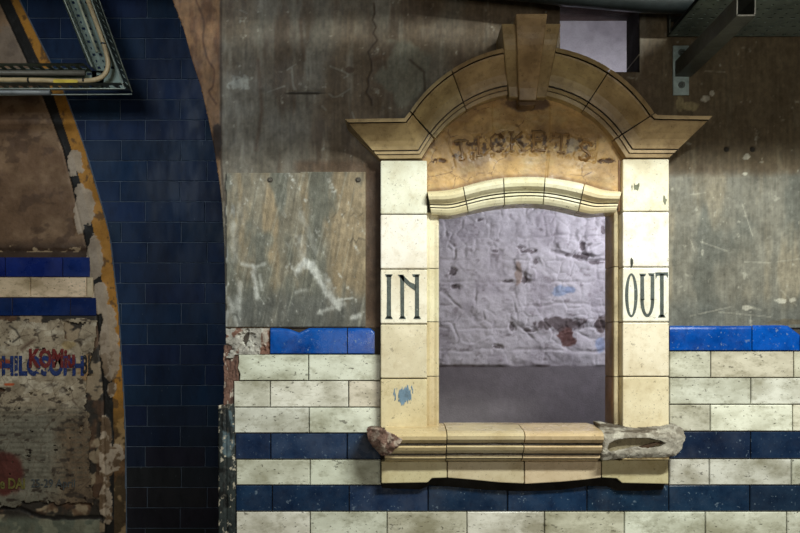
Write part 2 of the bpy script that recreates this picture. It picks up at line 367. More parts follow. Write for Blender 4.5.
capt((270, 347.5, 328, 354.2, lambda x: 6*max(0, 1-abs(x-297)/9)), BR)
capt((347.5, 375, 328, 354.2, lambda x: max(0, (x-370.5))*.9), BR)
capt((669.3, 752, 325.8, 351, zero), BR); capt((752, 800, 325.2, 351, lambda x: max(0, x-787)*.75), BR); capt((800, 862, 334, 351, zero), BR)
wt = white.build('wall_tiles', M['white_tile']); struct(wt)
bt = blue.build('trim_1', M['blue_tile']); struct(bt)
# damaged grey tile, bare brick edge, dark corner tiles
def lump(name, u0, u1, v0, v1, y0, hf, cf, mat, mask=None, step=.5, thick=.01, parent=None):
    return field(name, u0, u1, v0, v1, step, y0, hf, cf, mat, mask, thick, parent)
struct(lump('trim_2', 226, 270, 326, 358, 0, lambda U, V: .008*sm(fbm(U, V, 12, 12, 61), .3, .45)-.006*sm(seg(U, V, [(248, 331), (244, 345), (238, 352)], 4)+.5*fbm(U, V, 5, 5, 9), .5, .9)+.003*fbm(U, V, 3, 3, 2),
    lambda U, V: mixc(mixc(np.zeros(U.shape+(3,))+np.array((176, 172, 164.)), (122, 88, 74), np.maximum(sm(fbm(U, V, 14, 14, 63)+.15*sm(U, 256, 270)+.1*(1-sm(U, 226, 230)), .70, .76), sm(U, 263, 264.5))), (225, 224, 214), sm(fbm(U, V, 7, 7, 66), .55, .7)*.7), M['cement'],
    lambda U, V: (U > 226+1.5*fbm(U, V, 5, 5, 1)) & (V > 327.5+2*fbm(U, V, 6, 6, 5)) & (V < 354.5+6*(1-sm(U, 232, 236)))))
struct(lump('trim_3', 220, 242, 345, 412, 0, lambda U, V: .006*fbm(U, V, 4, 12, 71)+.003*fbm(U, V, 2, 2, 72),
    lambda U, V: mixc(mixc(np.zeros(U.shape+(3,))+np.array((122, 92, 80.)), (84, 62, 54), sm(fbm(U, V, 4, 16, 74), .45, .6)), (190, 178, 165), sm(fbm(U, V, 3, 6, 75), .64, .72)), M['brick'],
    lambda U, V: (U > 224+2.5*fbm(U, V, 7, 7, 78)-1) & (U < np.where(V < 381, 239, 233.6)), thick=.03))
struct(lump('trim_4', 217, 236, 402, 594, -.004, lambda U, V: .004*sm(U, 217.5, 220)*(1-sm(U, 232, 235))+.0015*fbm(U, V, 4, 4, 81)-.003*seg(U, V, [(226, 400), (227, 600)], 1.6),
    lambda U, V: mixc(mixc(mixc(np.zeros(U.shape+(3,))+np.array((52, 58, 58.)), (110, 130, 138), ell(U, V, 228, 432, 6, 30, 1.4, 3, 9)*.8), (205, 195, 175), np.maximum(sm(fbm(U, V, 3, 4, 83)+.09*(1-sm(U, 218, 224)), .66, .72), ell(U, V, 224, 405, 9, 4, .8))), (22, 22, 22), sm(fbm(U, V, 8, 20, 86), .55, .65)*.7), M['navy_tile'],
    lambda U, V: (V > 405+4*fbm(U, V, 4, 4, 84)-2) & (U > 218+1.2*fbm(U, V, 3, 5, 85)), thick=.12))
b = MB(); b.prism(rect(218.6, 236, 590, 804), -.006, .12, rgb(45, 50, 50)); struct(b.build('trim_5', M['navy_tile'], bevel=.003))

# ---------------------------------------------------------------- setting: passage wall behind, left
YB = .67; KB = (D+YB)/D
navy = MB(); rh = 20.42; r0 = 99.5-20.42*9
import itertools
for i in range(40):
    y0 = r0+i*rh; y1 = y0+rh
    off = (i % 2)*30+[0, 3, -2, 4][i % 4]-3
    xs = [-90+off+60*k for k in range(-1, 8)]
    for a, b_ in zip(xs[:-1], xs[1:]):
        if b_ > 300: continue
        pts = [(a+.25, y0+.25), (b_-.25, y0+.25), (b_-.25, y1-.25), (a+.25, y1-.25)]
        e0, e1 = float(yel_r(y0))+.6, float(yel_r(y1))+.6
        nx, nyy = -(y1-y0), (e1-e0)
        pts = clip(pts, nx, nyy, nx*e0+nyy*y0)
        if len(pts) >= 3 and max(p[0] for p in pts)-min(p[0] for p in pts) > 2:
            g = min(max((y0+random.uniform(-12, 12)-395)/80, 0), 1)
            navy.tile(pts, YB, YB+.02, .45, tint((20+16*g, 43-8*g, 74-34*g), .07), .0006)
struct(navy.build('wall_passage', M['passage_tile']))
b = MB(); b.box(P(-420, 0, YB)[0], P(300, 0, YB)[0], YB+.0026, YB+.1, 0, 3.0, rgb(96, 110, 128)); struct(b.build('wall_rear_left', M['grout']))
peel = lambda U, V: sum(ell(U, V, *a, 1.3, 50+k, 11) for k, a in enumerate(((86, 208, 12, 26), (95, 260, 8, 22), (75, 165, 8, 14), (100, 300, 9, 17), (109, 335, 9, 30), (112, 360, 9, 24), (106, 430, 7, 16), (108, 460, 14, 20), (106, 500, 7, 22), (116, 455, 8, 10), (112, 390, 4, 8)))).clip(0, 1)
def left_h(U, V):
    dark = sm(V+4*fbm(U, V, 8, 4, 5), 249, 254)
    h = .004*fbm(U, V, 20, 20, 91)+.002*fbm(U, V, 5, 5, 92)-.006*dark*(U < blk_l(V))*(V < 258)+.003*peel(U, V)
    h -= .003*(np.abs(U-blk_l(V)) < 1.1); h -= .004*(1-sm(np.abs(V-(506+10*sm(U, 10, 50)+3*fbm(U, V, 9, 9, 4))), 1.0, 3.5))*(U < 103)
    return np.maximum(h, -.0028)
def left_c(U, V):
    n = fbm(U, V, 30, 26, 95); c = np.zeros(U.shape+(3,))+np.array((118, 90, 66.)); c = mixc(c, (148, 120, 92), sm(n, .42, .65)*.7); c = mixc(c, (82, 60, 44), sm(fbm(U, V, 12, 10, 96), .55, .7)*.6)
    c = mixc(c, (130, 120, 112), .6*ell(U, V, 22, 45, 34, 24, .5))
    c = mixc(c, (48, 34, 26), .7*sm(V+6*n, 240, 254)); c = mixc(c, (190, 165, 130), .8*sm(V, 244, 246)*sm(fbm(U, V, 7, 3, 98), .6, .66)*(V < 252))
    low = sm(V, 312, 316); lc = np.zeros(c.shape)+np.array((50, 44, 38.)); lc = mixc(lc, (150, 132, 108), sm(fbm(U, V, 16, 12, 99), .52, .6)); lc = mixc(lc, (90, 64, 46), sm(fbm(U, V, 20, 26, 100), .55, .65)*.8)
    lc = mixc(lc, (120, 128, 112), .7*sm(V, 512, 522)*(U < 100)); c = c*(1-low[..., None])+lc*low[..., None]
    c = mixc(c, (22, 20, 18), ((U > blk_l(V)) & (U <= yel_l(V))).astype(float)*.95)
    c = mixc(c, (176, 122, 44), (U > yel_l(V)).astype(float)*(1-.8*sm(V, 390, 450))); c = mixc(c, (70, 48, 28), sm(fbm(U, V, 6, 9, 103), .6, .68)*.6*(U > yel_l(V)))
    c = mixc(c, (176, 158, 138), .95*sm(peel(U, V)+.9*(fbm(U, V, 6, 8, 107)-.5), .45, .55)*(U > blk_l(V)-5)); c = mixc(c, (88, 66, 44), .8*sm(peel(U, V), .35, .5)*sm(fbm(U, V, 7, 7, 108), .5, .6)*(U > blk_l(V)-5)*sm(V, 290, 420))
    c = mixc(c, (20, 16, 14), (1-sm(np.abs(V-(506+10*sm(U, 10, 50)+3*fbm(U, V, 9, 9, 4))), 1.0, 3.0))*(U < 103)*.9)
    return c
struct(field('wall_passage_side', -130, 128, -90, 600, .8, YB-.001, left_h, left_c, M['plaster'], lambda U, V: U < yel_r(V)-.3))
b1, b2 = MB(), MB()                                            # striped tile band
for k, (y0, y1, c, j) in enumerate(((257, 277, (22, 44, 110), [-55, 5, 62.5]), (277, 297.5, (222, 200, 168), [-85, -28, 30.5, 86.5]), (297.5, 316, (20, 40, 88), [-46, 12, 70]))):
    xs = [-110]+[q for q in j]+[130]
    for a, q in zip(xs[:-1], xs[1:]):
        e = float(blk_l((y0+y1)/2)); q = min(q, e)
        if q-a < 2: continue
        (b2 if k == 1 else b1).tile(rect(a+.3, q-.3, y0+.3, y1-.3), YB-.0095, YB+.0, .5, tint(c))
struct(b1.build('trim_6', M['navy_tile'])); struct(b2.build('trim_7', M['white_tile']))

# ---------------------------------------------------------------- setting: ticket office rear wall
YR = 1.0
DENTS = [(498, 347, 5, 2.6, .012), (528, 251, 9, 3, .010), (521, 247, 5, 2.5, .008), (581, 256, 13, 3.4, .014), (596, 262, 12, 2.4, .012), (572, 326, 14, 6, .007), (566, 338, 8, 10, .007), (599, 326, 6, 8, .006), (455, 287, 6, 3, .008), (453, 272, 4, 5, .006), (497, 251, 5, 2, .006), (480, 220, 4, 2, .006), (525, 280, 4, 6, .008), (582, 245, 3, 7, .007), (536, 262, 5, 5, .006), (512, 327, 4, 5, .008), (530, 331, 6, 2, .008), (508, 281, 6, 2, .006), (603, 230, 3, 8, .008)]
def rear_h(U, V):
    top = 1-sm(V, 364, 367); ff = top*sm(V, 120, 190)
    wu = U+7*(fbm(U, V, 18, 18, 121)-.5); wv = V+7*(fbm(U, V, 18, 18, 122)-.5)
    h = .012*(fbm(U, V, 55, 55, 123)-.5)+.020*(fbm(U, V, 20, 16, 124)-.5)*ff+.008*np.abs(fbm(U, V, 12, 10, 126)-.5)*ff+.003*(fbm(U, V, 6, 6, 125)-.5)*ff
    e, f1, idn = worley(wu, wv, 30, 31); e2, _, id2 = worley(wu+3, wv, 13, 37)
    h += ff*(.005*idn-.006*(1-sm(e, 0, .10))*sm(fbm(U, V, 30, 30, 127), .55, .7))
    h += ff*(.004*id2*sm(fbm(U, V, 35, 35, 129), .56, .66)-.004*(1-sm(e2, 0, .14))*sm(fbm(U, V, 35, 35, 129), .56, .66))
    rowd = np.abs(((wv-259.5+11) % 22.7)-11); par = np.floor((wv-259.5)/22.7) % 2
    cold = np.abs(((wu-492+par*17+17) % 52)-17)
    h -= ff*.004*(1-sm(rowd, .4, 2.2))*sm(fbm(U, V, 30, 10, 130), .38, .6); h -= ff*.003*(1-sm(cold, .4, 2))*sm(fbm(U, V, 10, 30, 131), .4, .6)
    for cx, cy, rx, ry, d in DENTS: h -= d*ell(U, V, cx, cy, rx, ry, 1.8, int(cx), 5)
    h -= .010*sm(seg(U, V, [(552, 252), (570, 257), (584, 260), (612, 262)], 4), .2, .9)
    for cx, cy, rx, ry, d in ((590, 236, 15, 10, .010), (596, 249, 13, 8, .012), (568, 247, 12, 7, .008), (524, 262, 10, 9, .007), (531, 274, 6, 7, .009)): h += d*ell(U, V, cx, cy, rx, ry, .6, int(cx), 9)
    h -= .001*(1-top); return h
def rear_c(U, V):
    c = np.zeros(U.shape+(3,))+np.array((200, 196, 200.)); c = mixc(c, (172, 166, 172), sm(fbm(U, V, 26, 26, 141), .45, .65)*.7)
    ff = sm(V, 190, 215)
    c = mixc(c, (112, 102, 104), ff*sm(fbm(U, V, 7, 5, 142), .66, .76)*.4)
    for cx, cy, rx, ry, d in DENTS: c = mixc(c, (84, 74, 76), .7*ell(U, V, cx, cy, rx*.8, ry*.7, 1.8, int(cx), 4))
    c = mixc(c, (96, 62, 56), .9*ell(U, V, 566, 336, 9, 11, 1.2, 5, 6)); c = mixc(c, (84, 72, 72), .8*ell(U, V, 560, 323, 22, 7, 1.4, 6, 6)); c = mixc(c, (84, 70, 68), .8*ell(U, V, 602, 324, 7, 9, 1.4, 7, 6))
    c = mixc(c, (150, 164, 188), .9*ell(U, V, 560, 291, 9, 6, 1.0, 8, 6)); c = mixc(c, (138, 154, 184), .8*ell(U, V, 570, 290, 6, 4, .8, 9, 6)); c = mixc(c, (150, 168, 205), .7*ell(U, V, 600, 345, 6, 8, .8, 10, 6))
    c = mixc(c, (150, 128, 112), .7*ell(U, V, 518, 275, 4, 12, 1.2, 11, 6))
    c = mixc(c, (118, 112, 115), .92*sm(V, 364.5, 367)); c = mixc(c, (134, 128, 132), .6*sm(V, 368, 380)*sm(fbm(U, V, 22, 34, 144), .5, .65))
    c = mixc(c, (90, 78, 78), .8*(1-sm(np.abs(V-366), .5, 1.4))*sm(fbm(U, V, 16, 5, 145), .45, .6))
    return c
struct(field('wall_back', 330, 760, -60, 450, 1.0, YR, rear_h, rear_c, M['rear'], lambda U, V: U > 228))
b = MB(); b.box(-.36, -.31, .125, YR+.02, 0, 3.0, rgb(120, 115, 118)); b.box(2.3, 2.35, .125, YR+.02, 0, 3, rgb(150, 146, 150)); b.box(-.36, 2.35, YR+.022, YR+.06, 0, P(0, 366, YR)[2], rgb(110, 104, 106))
b.box(-.36, 2.35, YR+.04, YR+.08, P(0, 366, YR)[2], 3.0, rgb(150, 146, 150))
struct(b.build('wall_office_side', M['rear']))
b = MB(); b.box(-3.4, 2.95, -3.9, 1.4, 3.0, 3.1, rgb(120, 112, 100)); struct(b.build('ceiling', M['shell']))
b = MB(); b.box(-3.4, 2.95, -3.9, 1.4, -.1, 0, rgb(78, 74, 68)); struct(b.build('floor', M['shell']))
for nm, bx in (('wall_left', (-3.45, -3.4, -3.9, 1.4)), ('wall_side_right', (2.9, 2.95, -3.9, 0)), ('wall_behind', (-3.4, 2.9, -3.95, -3.9)), ('wall_passage_end', (-3.4, P(-300, 0, YB)[0], YB+.09, YB+.14))):
    b = MB(); b.box(*bx, 0, 3.0, rgb(110, 104, 94)); struct(b.build(nm, M['shell']))

# ---------------------------------------------------------------- framed board on the plaster
def board_c(U, V):
    c = np.zeros(U.shape+(3,))+np.array((126, 120, 105.)); c = mixc(c, (144, 128, 102), sm(fbm(U, V, 16, 110, 151)+.12*np.exp(-((U-338)/18)**2), .48, .66)*.85)
    c = mixc(c, (100, 102, 94), sm(fbm(U, V, 20, 60, 152)+.1*np.exp(-((U-305)/14)**2), .5, .68)*.8); c = mixc(c, (90, 92, 90), .7*sm(V+14*fbm(U, V, 20, 20, 153), 290, 315))
    c = mixc(c, (150, 152, 150), .8*sm(fbm(U, V, 8, 30, 154), .55, .7)*(1-sm(U, 228, 250)))
    c = mixc(c, (172, 172, 160), .35*sm(fbm(U+V*.25, V-U*.4, 3, 60, 155), .6, .75))
    n = .5*fbm(U, V, 4, 4, 156)+.5*fbm((U*.5+V*.87), (U*.87-V*.5), 30, 2.5, 157); W = (196, 198, 194)
    for p, wd, a in (([(307, 262), (313, 268), (322, 284), (328, 296), (338, 306)], 5, .9), ([(297, 270), (305, 263), (312, 264)], 5, .95), ([(296, 292), (306, 290)], 3, .5), ([(300, 240), (304, 262)], 6, .55), ([(326, 275), (334, 300), (344, 304)], 4, .5), ([(318, 313), (332, 308)], 3, .6), ([(338, 300), (352, 298)], 1.6, .8), ([(300, 214), (312, 240), (316, 252)], 4, .35),
                     ([(242, 264), (254, 267), (264, 264)], 2.6, .6), ([(253, 266), (257, 298)], 3, .75), ([(240, 284), (238, 308)], 4, .6), ([(233, 225), (235, 260)], 5, .4), ([(352, 318), (360, 315)], 3, .9), ([(260, 275), (262, 290)], 2, .5), ([(229, 300), (238, 328)], 4, .6)):
        c = mixc(c, W, a*sm(seg(U, V, p, wd*1.5)+1.3*(n-.5), .15, 1.0))
    for x, y in ((270, 180), (358, 180)): c = mixc(c, (46, 40, 34), ell(U, V, x, y, 3, 3))
    for t in np.linspace(0, 1, 5): c = mixc(c, (60, 56, 50), .5*seg(U, V, [(333+9*t*4, 217-2*t), (336+9*t*4, 213)], 1.1))
    c = mixc(c, (58, 54, 48), .5*sm(seg(U, V, [(350, 243), (353, 238), (356, 243), (359, 238), (365, 240)], 1.1), .2, .8))
    return c*(1+.35*(fbm(U, V, 3, 5, 403)-.5)+.40*(fbm(U+.15*V, V, 2, 40, 404)-.5))[..., None]
bp = thing('scuffed_board', 'grey scuffed flat board with white paint smears screwed to plaster left of the window', 'board', P(295, 328, -.004))
field('panel', 225.5, 366, 172, 327.5, 1.0, -.006, lambda U, V: .0010*fbm(U, V, 20, 60, 158)-.004*ell(U, V, 235, 322, 5, 8, 1), board_c, M['plaster'], lambda U, V: (U > 226+2*fbm(U, V, 9, 14, 5)-1) & ((V > 173) | (U > 300)), .006, parent=bp)
for x in (270, 358):
    b = MB(); q = P(x, 180, -.008); b.tube([(q[0], -.006, q[2]), (q[0], -.0085, q[2]), (q[0], -.0105, q[2])], [.006, .006, .0035], 14, rgb(90, 84, 76)); b.build('screw', M['paint'], bp)

# ---------------------------------------------------------------- ticket window surround
win = thing('ticket_surround', 'arched cream glazed ticket window surround lettered IN and OUT on its posts', 'ticket window', P(524.5, 484, 0))
CR1, CR2, CRB = (238, 234, 210), (226, 214, 176), (150, 118, 78)
def tn(c, j=.035): return tint(c, j)
PYL = [160, 214.2, 269, 324, 378.6, 432]; PYR = [158.6, 211.6, 267, 322, 376.6, 430.6]
PC = [(232, 232, 216), (242, 242, 228), (238, 236, 214), (222, 212, 178), (222, 210, 172)]
pil = {}
for side, x0, x1, YY in (('l', 380.5, 427, PYL), ('r', 622.8, 669.2, PYR)):
    for i in range(5):
        b = MB(); cc = PC[i] if side == 'l' else [(240, 238, 218), (250, 250, 240), (250, 249, 236), (238, 232, 206), (234, 224, 190)][i]
        b.prism(rect(x0, x1, YY[i]+.45, YY[i+1]-.45), -.045, .0, tn(cc, .01))
        o = b.build('pilaster_block', M['glaze'], win, bevel=.0035, bseg=3); pil[side, i] = o
# jamb mouldings
for side, YY in (('l', [213.5, 269, 322, 376, 428]), ('r', [211, 267, 322, 376.6, 424.5])):
    for i in range(4):
        a, e = YY[i]+.4, YY[i+1]-.4
        if side == 'l': prof = [(426, 0), (426.5, -.022), (428.5, -.024), (430, -.019), (434, -.019), (436.5, -.021), (438.4, -.017), (438.8, -.012), (438.8, .075), (426, .075)]
        else: prof = [(624, 0), (623.5, -.02), (621.5, -.012), (620.4, -.001), (619, .0), (617.8, -.004), (616.6, -.013), (615, -.017), (613.2, -.012), (612.4, -.003), (611.9, .004), (611.9, .075), (624, .075)]
        V = []; n = len(prof)
        for v in (a, e):
            for u, y in prof:
                # the moulding is a straight vertical extrusion: keep its plan position, vary only the height
                V.append(((u-400)/S, y, CZ+(350-v)/S))
        F = [tuple(range(n)), tuple(range(n, 2*n))]+[(j, (j+1) % n, n+(j+1) % n, n+j) for j in range(n)]
        c = [(230, 222, 196), (224, 214, 184), (214, 200, 162), (212, 198, 160)][i] if side == 'l' else [(198, 172, 128), (190, 160, 116), (176, 144, 104), (172, 138, 100)][i]  # right jamb browner: its shade is put into the colour
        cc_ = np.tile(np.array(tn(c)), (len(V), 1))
        if side == 'r': cc_[[k*n+q for k in (0, 1) for q in (5, 6, 7, 8)]] = rgb(236, 222, 186)  # bead painted paler, as the lit edge
        link_mesh('jamb_block', V, F, M['glaze'] if side == 'l' else M['glazebrown'], win, cols=cc_)
# mouldings swept between an outer and an inner line
def sweep(name, outer, inner, prof, c, mat, parent, yback=.0, capends=True, tnt=None, bevel=0):
    V = []; n = len(prof)+2; m = len(outer)
    for o_, i_ in zip(outer, inner):
        ring = []
        for t, p in prof: ring.append(P(o_[0]+(i_[0]-o_[0])*t, o_[1]+(i_[1]-o_[1])*t, -p))
        ring = [(ring[0][0], yback, ring[0][2])]+ring+[(ring[-1][0], yback, ring[-1][2])]
        V += ring
    F = [(i*n+j, i*n+j+1, (i+1)*n+j+1, (i+1)*n+j) for i in range(m-1) for j in range(n-1)]
    F += [(i*n+n-1, i*n, (i+1)*n, (i+1)*n+n-1) for i in range(m-1)]
    F += [tuple(range(n)), tuple(range((m-1)*n, m*n))]
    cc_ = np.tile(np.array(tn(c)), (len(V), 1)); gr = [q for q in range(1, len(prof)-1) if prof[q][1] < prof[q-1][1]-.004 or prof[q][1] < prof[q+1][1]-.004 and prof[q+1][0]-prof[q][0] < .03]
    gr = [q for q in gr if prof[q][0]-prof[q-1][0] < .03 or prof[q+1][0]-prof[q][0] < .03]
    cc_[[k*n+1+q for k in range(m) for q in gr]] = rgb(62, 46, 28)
    return link_mesh(name, V, F, mat, parent, cols=cc_, bevel=bevel)
def lerp2(a, b_, t): return (a[0]+(b_[0]-a[0])*t, a[1]+(b_[1]-a[1])*t)
prof = [(0, .112), (.085, .114), (.095, .098), (.115, .096), (.12, .104), (.16, .102), (.28, .088), (.42, .073), (.56, .062), (.70, .055), (.79, .052), (.80, .044), (.82, .044), (.825, .056), (.89, .056), (.90, .048), (.915, .048), (.92, .052), (1.0, .05)]
oc = lambda a: (531.5+145.4*math.cos(a), 191-145.4*math.sin(a)); ic = lambda a: (524.5+111.5*math.cos(a), 205-111.5*math.sin(a))
def aof(pt, c): return math.atan2(c[1]-pt[1], pt[0]-c[0])
def arch_block(po0, pi0, po1, pi1, c):
    a0, a1 = aof(po0, (531.5, 191)), aof(po1, (531.5, 191)); b0, b1_ = aof(pi0, (524.5, 205)), aof(pi1, (524.5, 205))
    n = 14; ga = .5/145*(1 if a1 > a0 else -1)*1.1; gb = ga*1.3
    ts = np.linspace(0, 1, n)
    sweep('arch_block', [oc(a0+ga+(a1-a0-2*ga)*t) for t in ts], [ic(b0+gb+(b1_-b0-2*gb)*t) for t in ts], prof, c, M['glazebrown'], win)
AB = (184, 160, 118)
arch_block((410, 111), (434, 138), (451, 69), (466, 109.5), AB); arch_block((451, 69), (466, 109.5), (507, 50), (508, 95), (178, 154, 112))
arch_block((655, 113), (614.5, 139), (611, 68), (583.5, 110), (188, 166, 122)); arch_block((611, 68), (583.5, 110), (556, 48), (546, 95), AB)
# cornice blocks: level moulding mitred up into the arch
for outer, inner, c in (([(345, 119), (375, 118.6), (404.5, 118.2), (409.6, 111.6)], [(380, 158.6), (400, 158.4), (421.5, 158), (433.4, 139)], (186, 162, 120)),
                     ([(712.5, 116), (684, 115.6), (657.8, 115), (655.4, 113.4)], [(669.5, 157.4), (650, 157.4), (626.2, 157.4), (615, 140)], (184, 160, 118))):
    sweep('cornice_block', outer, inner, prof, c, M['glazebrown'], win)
# keystone
kb = MB()
def kst(bm, xl0, xr0, y0, xl1, xr1, y1, p0, p1, c, n=14, k=.018):
    V = []
    for i in range(n+1):
        t = i/n; p = p0+(p1-p0)*t+k*math.sin(t*math.pi*1.6+.2)
        y = y0+(y1-y0)*t; a = xl0+(xl1-xl0)*t; q = xr0+(xr1-xr0)*t
        f1, f2 = P(a, y, -p), P(q, y, -p)
        V += [f1, f2, (f2[0], 0, f2[2]), (f1[0], 0, f1[2])]
    F = [(i*4+j, i*4+(j+1) % 4, i*4+4+(j+1) % 4, i*4+4+j) for i in range(n) for j in range(4)]+[(0, 1, 2, 3), (4*n, 4*n+1, 4*n+2, 4*n+3)]
    bm.add(V, F, c)
ks = MB(); kst(ks, 501.5, 561, 23.5, 509, 546.5, 97.5, .125, .062, tn((176, 152, 108))); kso = ks.build('keystone_wing', M['glazebrown'], win, bevel=.003, bseg=2)
ks = MB(); kst(ks, 516, 547.5, 13.5, 519, 536.5, 100.5, .150, .078, tn((172, 148, 104))); ks.build('keystone', M['glazebrown'], win, bevel=.003, bseg=2)
ks = MB(); ks.prism([(517.5, 101), (537.5, 101), (535.5, 105.5), (519.5, 105.5)], -.066, -.02, tn((110, 86, 56))); ks.build('keystone_foot', M['glazebrown'], win, bevel=.003)
ks = MB(); ks.prism([(519, 15.5), (546, 15.5), (546, 26), (508, 26)], -.09, 0, tn((96, 82, 60))); ks.build('keystone_cap', M['glazebrown'], win, bevel=.003)
# tympanum
lt = [(426, 191.5), (440, 190.8), (452, 189.4), (463, 186.6), (483, 181.2), (503.6, 177.8), (525, 176.8), (545.6, 177.4), (565, 180), (584.6, 184.2), (600, 189), (610, 190.8), (622.5, 191.6)]
lb = [(429, 214), (440, 214.8), (452, 215.2), (468, 211.6), (485, 207.6), (504, 205), (525, 203.6), (544, 204.4), (560, 207), (577, 211), (592, 213.8), (606, 212.6), (618, 212)]
ltf = ip([(b_, a) for a, b_ in lt])
def tym_c(U, V):
    c = np.zeros(U.shape+(3,))+np.array((202, 164, 104.)); c = mixc(c, (160, 124, 76), sm(fbm(U, V, 30, 22, 171), .48, .66)*.7); c = mixc(c, (200, 172, 118), sm(fbm(U, V, 16, 10, 172), .55, .7)*.6)
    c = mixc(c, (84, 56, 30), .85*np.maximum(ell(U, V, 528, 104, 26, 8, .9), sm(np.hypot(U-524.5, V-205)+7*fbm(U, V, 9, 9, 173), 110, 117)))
    e, _, _ = worley(U+10*fbm(U, V, 9, 9, 176), V, 22, 77); c = mixc(c, (96, 66, 34), .7*(1-sm(e, .0, .05))*sm(fbm(U, V, 20, 20, 177), .52, .6))
    let = np.clip(1-np.hypot((V-(143+((U-524)/75)**2*8))/13, 0), 0, 1)*(np.abs(U-524) < 72)
    c = mixc(c, (74, 48, 24), .85*sm(let, .1, .6)*sm(fbm(U, V, 4, 4, 178), .5, .6)); c = mixc(c, (190, 178, 160), .7*ell(U, V, 573, 146, 7, 8, 1, 12, 7))
    for x0, x1 in ((434, 446), (598, 614)): c = mixc(c, (70, 42, 20), .8*ell(U, V, (x0+x1)/2, 161, 7, 2.4, 2.2, int(x0), 3))
    c = mixc(c, (112, 80, 44), .6*sm(seg(U, V, [(x, float(ltf(x) if False else np.interp(x, [p[0] for p in lt], [p[1] for p in lt])))for x in range(430, 622, 12)], 5), .1, .9))
    return c
def tym_h(U, V):
    h = .002*fbm(U, V, 16, 14, 181)+.001*fbm(U, V, 3, 3, 182)
    for p in ([(446, 138), (455, 167)], [(600, 136), (594, 163)], [(551, 95), (551, 130), (546, 180)], [(493, 100), (494, 140)], [(494, 126), (494, 127)]): h -= .0022*seg(U, V, p, 1.5)
    let = (np.abs(V-(143+((U-524)/75)**2*8)) < 13)*(np.abs(U-524) < 72); h -= .003*let*sm(fbm(U, V, 4, 4, 183), .5, .65)
    h -= .003*ell(U, V, 607, 161, 7, 2, 2, 4, 3)+.003*ell(U, V, 441, 161, 7, 2, 2, 4, 3); return h
ltv = lambda U: np.interp(U, [p[0] for p in lt], [p[1] for p in lt])
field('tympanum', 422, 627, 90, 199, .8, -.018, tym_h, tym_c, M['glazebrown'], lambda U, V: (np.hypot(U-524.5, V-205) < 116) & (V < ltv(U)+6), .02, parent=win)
# lintel
lprof = [(0, .03), (.02, .052), (.10, .064), (.22, .070), (.35, .067), (.46, .058), (.52, .052), (.55, .051), (.57, .044), (.60, .044), (.61, .053), (.68, .053), (.69, .044), (.72, .044), (.73, .05), (.78, .05), (.9, .046), (1.0, .040)]
cuts = [(427, 431), (463.2, 468.2), (503.6, 504.6), (545.2, 543.2), (584.4, 578.4), (622, 616.5)]
def on(line, x): return (x, float(np.interp(x, [p[0] for p in line], [p[1] for p in line])))
ltc = [tuple(p) for p in catmull(lt, 5)]; lbc = [tuple(p) for p in catmull(lb, 5)]
for i in range(5):
    (a0, a1), (c0, c1) = cuts[i], cuts[i+1]; ts = np.linspace(0, 1, 14)
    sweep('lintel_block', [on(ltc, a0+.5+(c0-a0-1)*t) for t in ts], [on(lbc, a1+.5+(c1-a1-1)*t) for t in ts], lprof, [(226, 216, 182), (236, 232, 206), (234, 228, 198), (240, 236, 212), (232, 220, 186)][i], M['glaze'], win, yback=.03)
# sill blocks
def sill_prof(y):                                              # (v, projection) in picture units down the front
    return [(y+1, -.075), (y+3, .02), (y+9.2, .110), (y+11.5, .124), (y+14.5, .131), (y+18, .129), (y+21, .120), (y+21.6, .092), (y+23, .092), (y+23.6, .110), (y+25.5, .116), (y+28.6, .110), (y+31.4, .098), (y+32, .080), (y+33.2, .080), (y+33.6, .090), (y+36.2, .090), (y+36.8, .076), (y+38, .070), (y+39.4, .06)]
def sill(x0, x1, y, c, name='sill_block', mat=None, xb0=None, xb1=None):
    V = []; pr = sill_prof(y); n = len(pr)+2
    for k in range(2):
        xx = x0+.5 if k == 0 else x1-.5; R = [P(xx, v, -p) for v, p in pr]
        for r, (v, p) in zip(R, pr): pass
        # a straight block: keep x constant in space
        X = P(xx, y+13, -.131)[0]; R = [(X, r[1], r[2]) for r in R]
        if k == 0: R = [(X, .075, R[-1][2])]+R[:]+[(X, 0, R[-1][2])]
        else: R = [(X, .075, R[-1][2])]+R[:]+[(X, 0, R[-1][2])]
        V += R
    F = [(j, (j+1) % n, n+(j+1) % n, n+j) for j in range(n)]+[tuple(range(n)), tuple(range(n, 2*n))]
    cc_ = np.tile(np.array(tn(c)), (len(V), 1)); cc_[[k*n+1+q for k in (0, 1) for q in (7, 8, 13, 14, 17)]] = rgb(52, 38, 24)      # dark brown tint in the grooves
    return link_mesh(name, V, F, mat or M['glaze'], win, cols=cc_)
SC = (212, 194, 154)
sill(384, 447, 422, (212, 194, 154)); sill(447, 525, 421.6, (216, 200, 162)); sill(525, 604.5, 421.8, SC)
# broken left end of the sill: bare brick
def bl_mask(U, V):
    return inpoly(U+3*(fbm(U, V, 5, 5, 201)-.5), V+2*(fbm(U, V, 5, 5, 202)-.5), [(366, 431), (372, 429), (384, 431), (393, 434), (402, 439), (399, 445), (395, 450), (391, 455), (381, 457), (373, 448), (368, 440)])
field('broken_end', 362, 408, 427, 460, .6, -.130, lambda U, V: .012*(fbm(U, V, 9, 9, 203)-.3)-.03*(1-sm(U, 364, 384))-.02*sm(V, 445, 458)+.005*fbm(U, V, 3, 3, 5), lambda U, V: mixc(mixc(np.zeros(U.shape+(3,))+np.array((140, 112, 100.)), (186, 170, 156), sm(fbm(U, V, 6, 6, 205), .5, .62)), (84, 62, 54), sm(fbm(U, V, 4, 4, 206), .6, .7)), M['brick'], bl_mask, .10, parent=win)['label'] = 'bare brown brick where the glaze broke off'
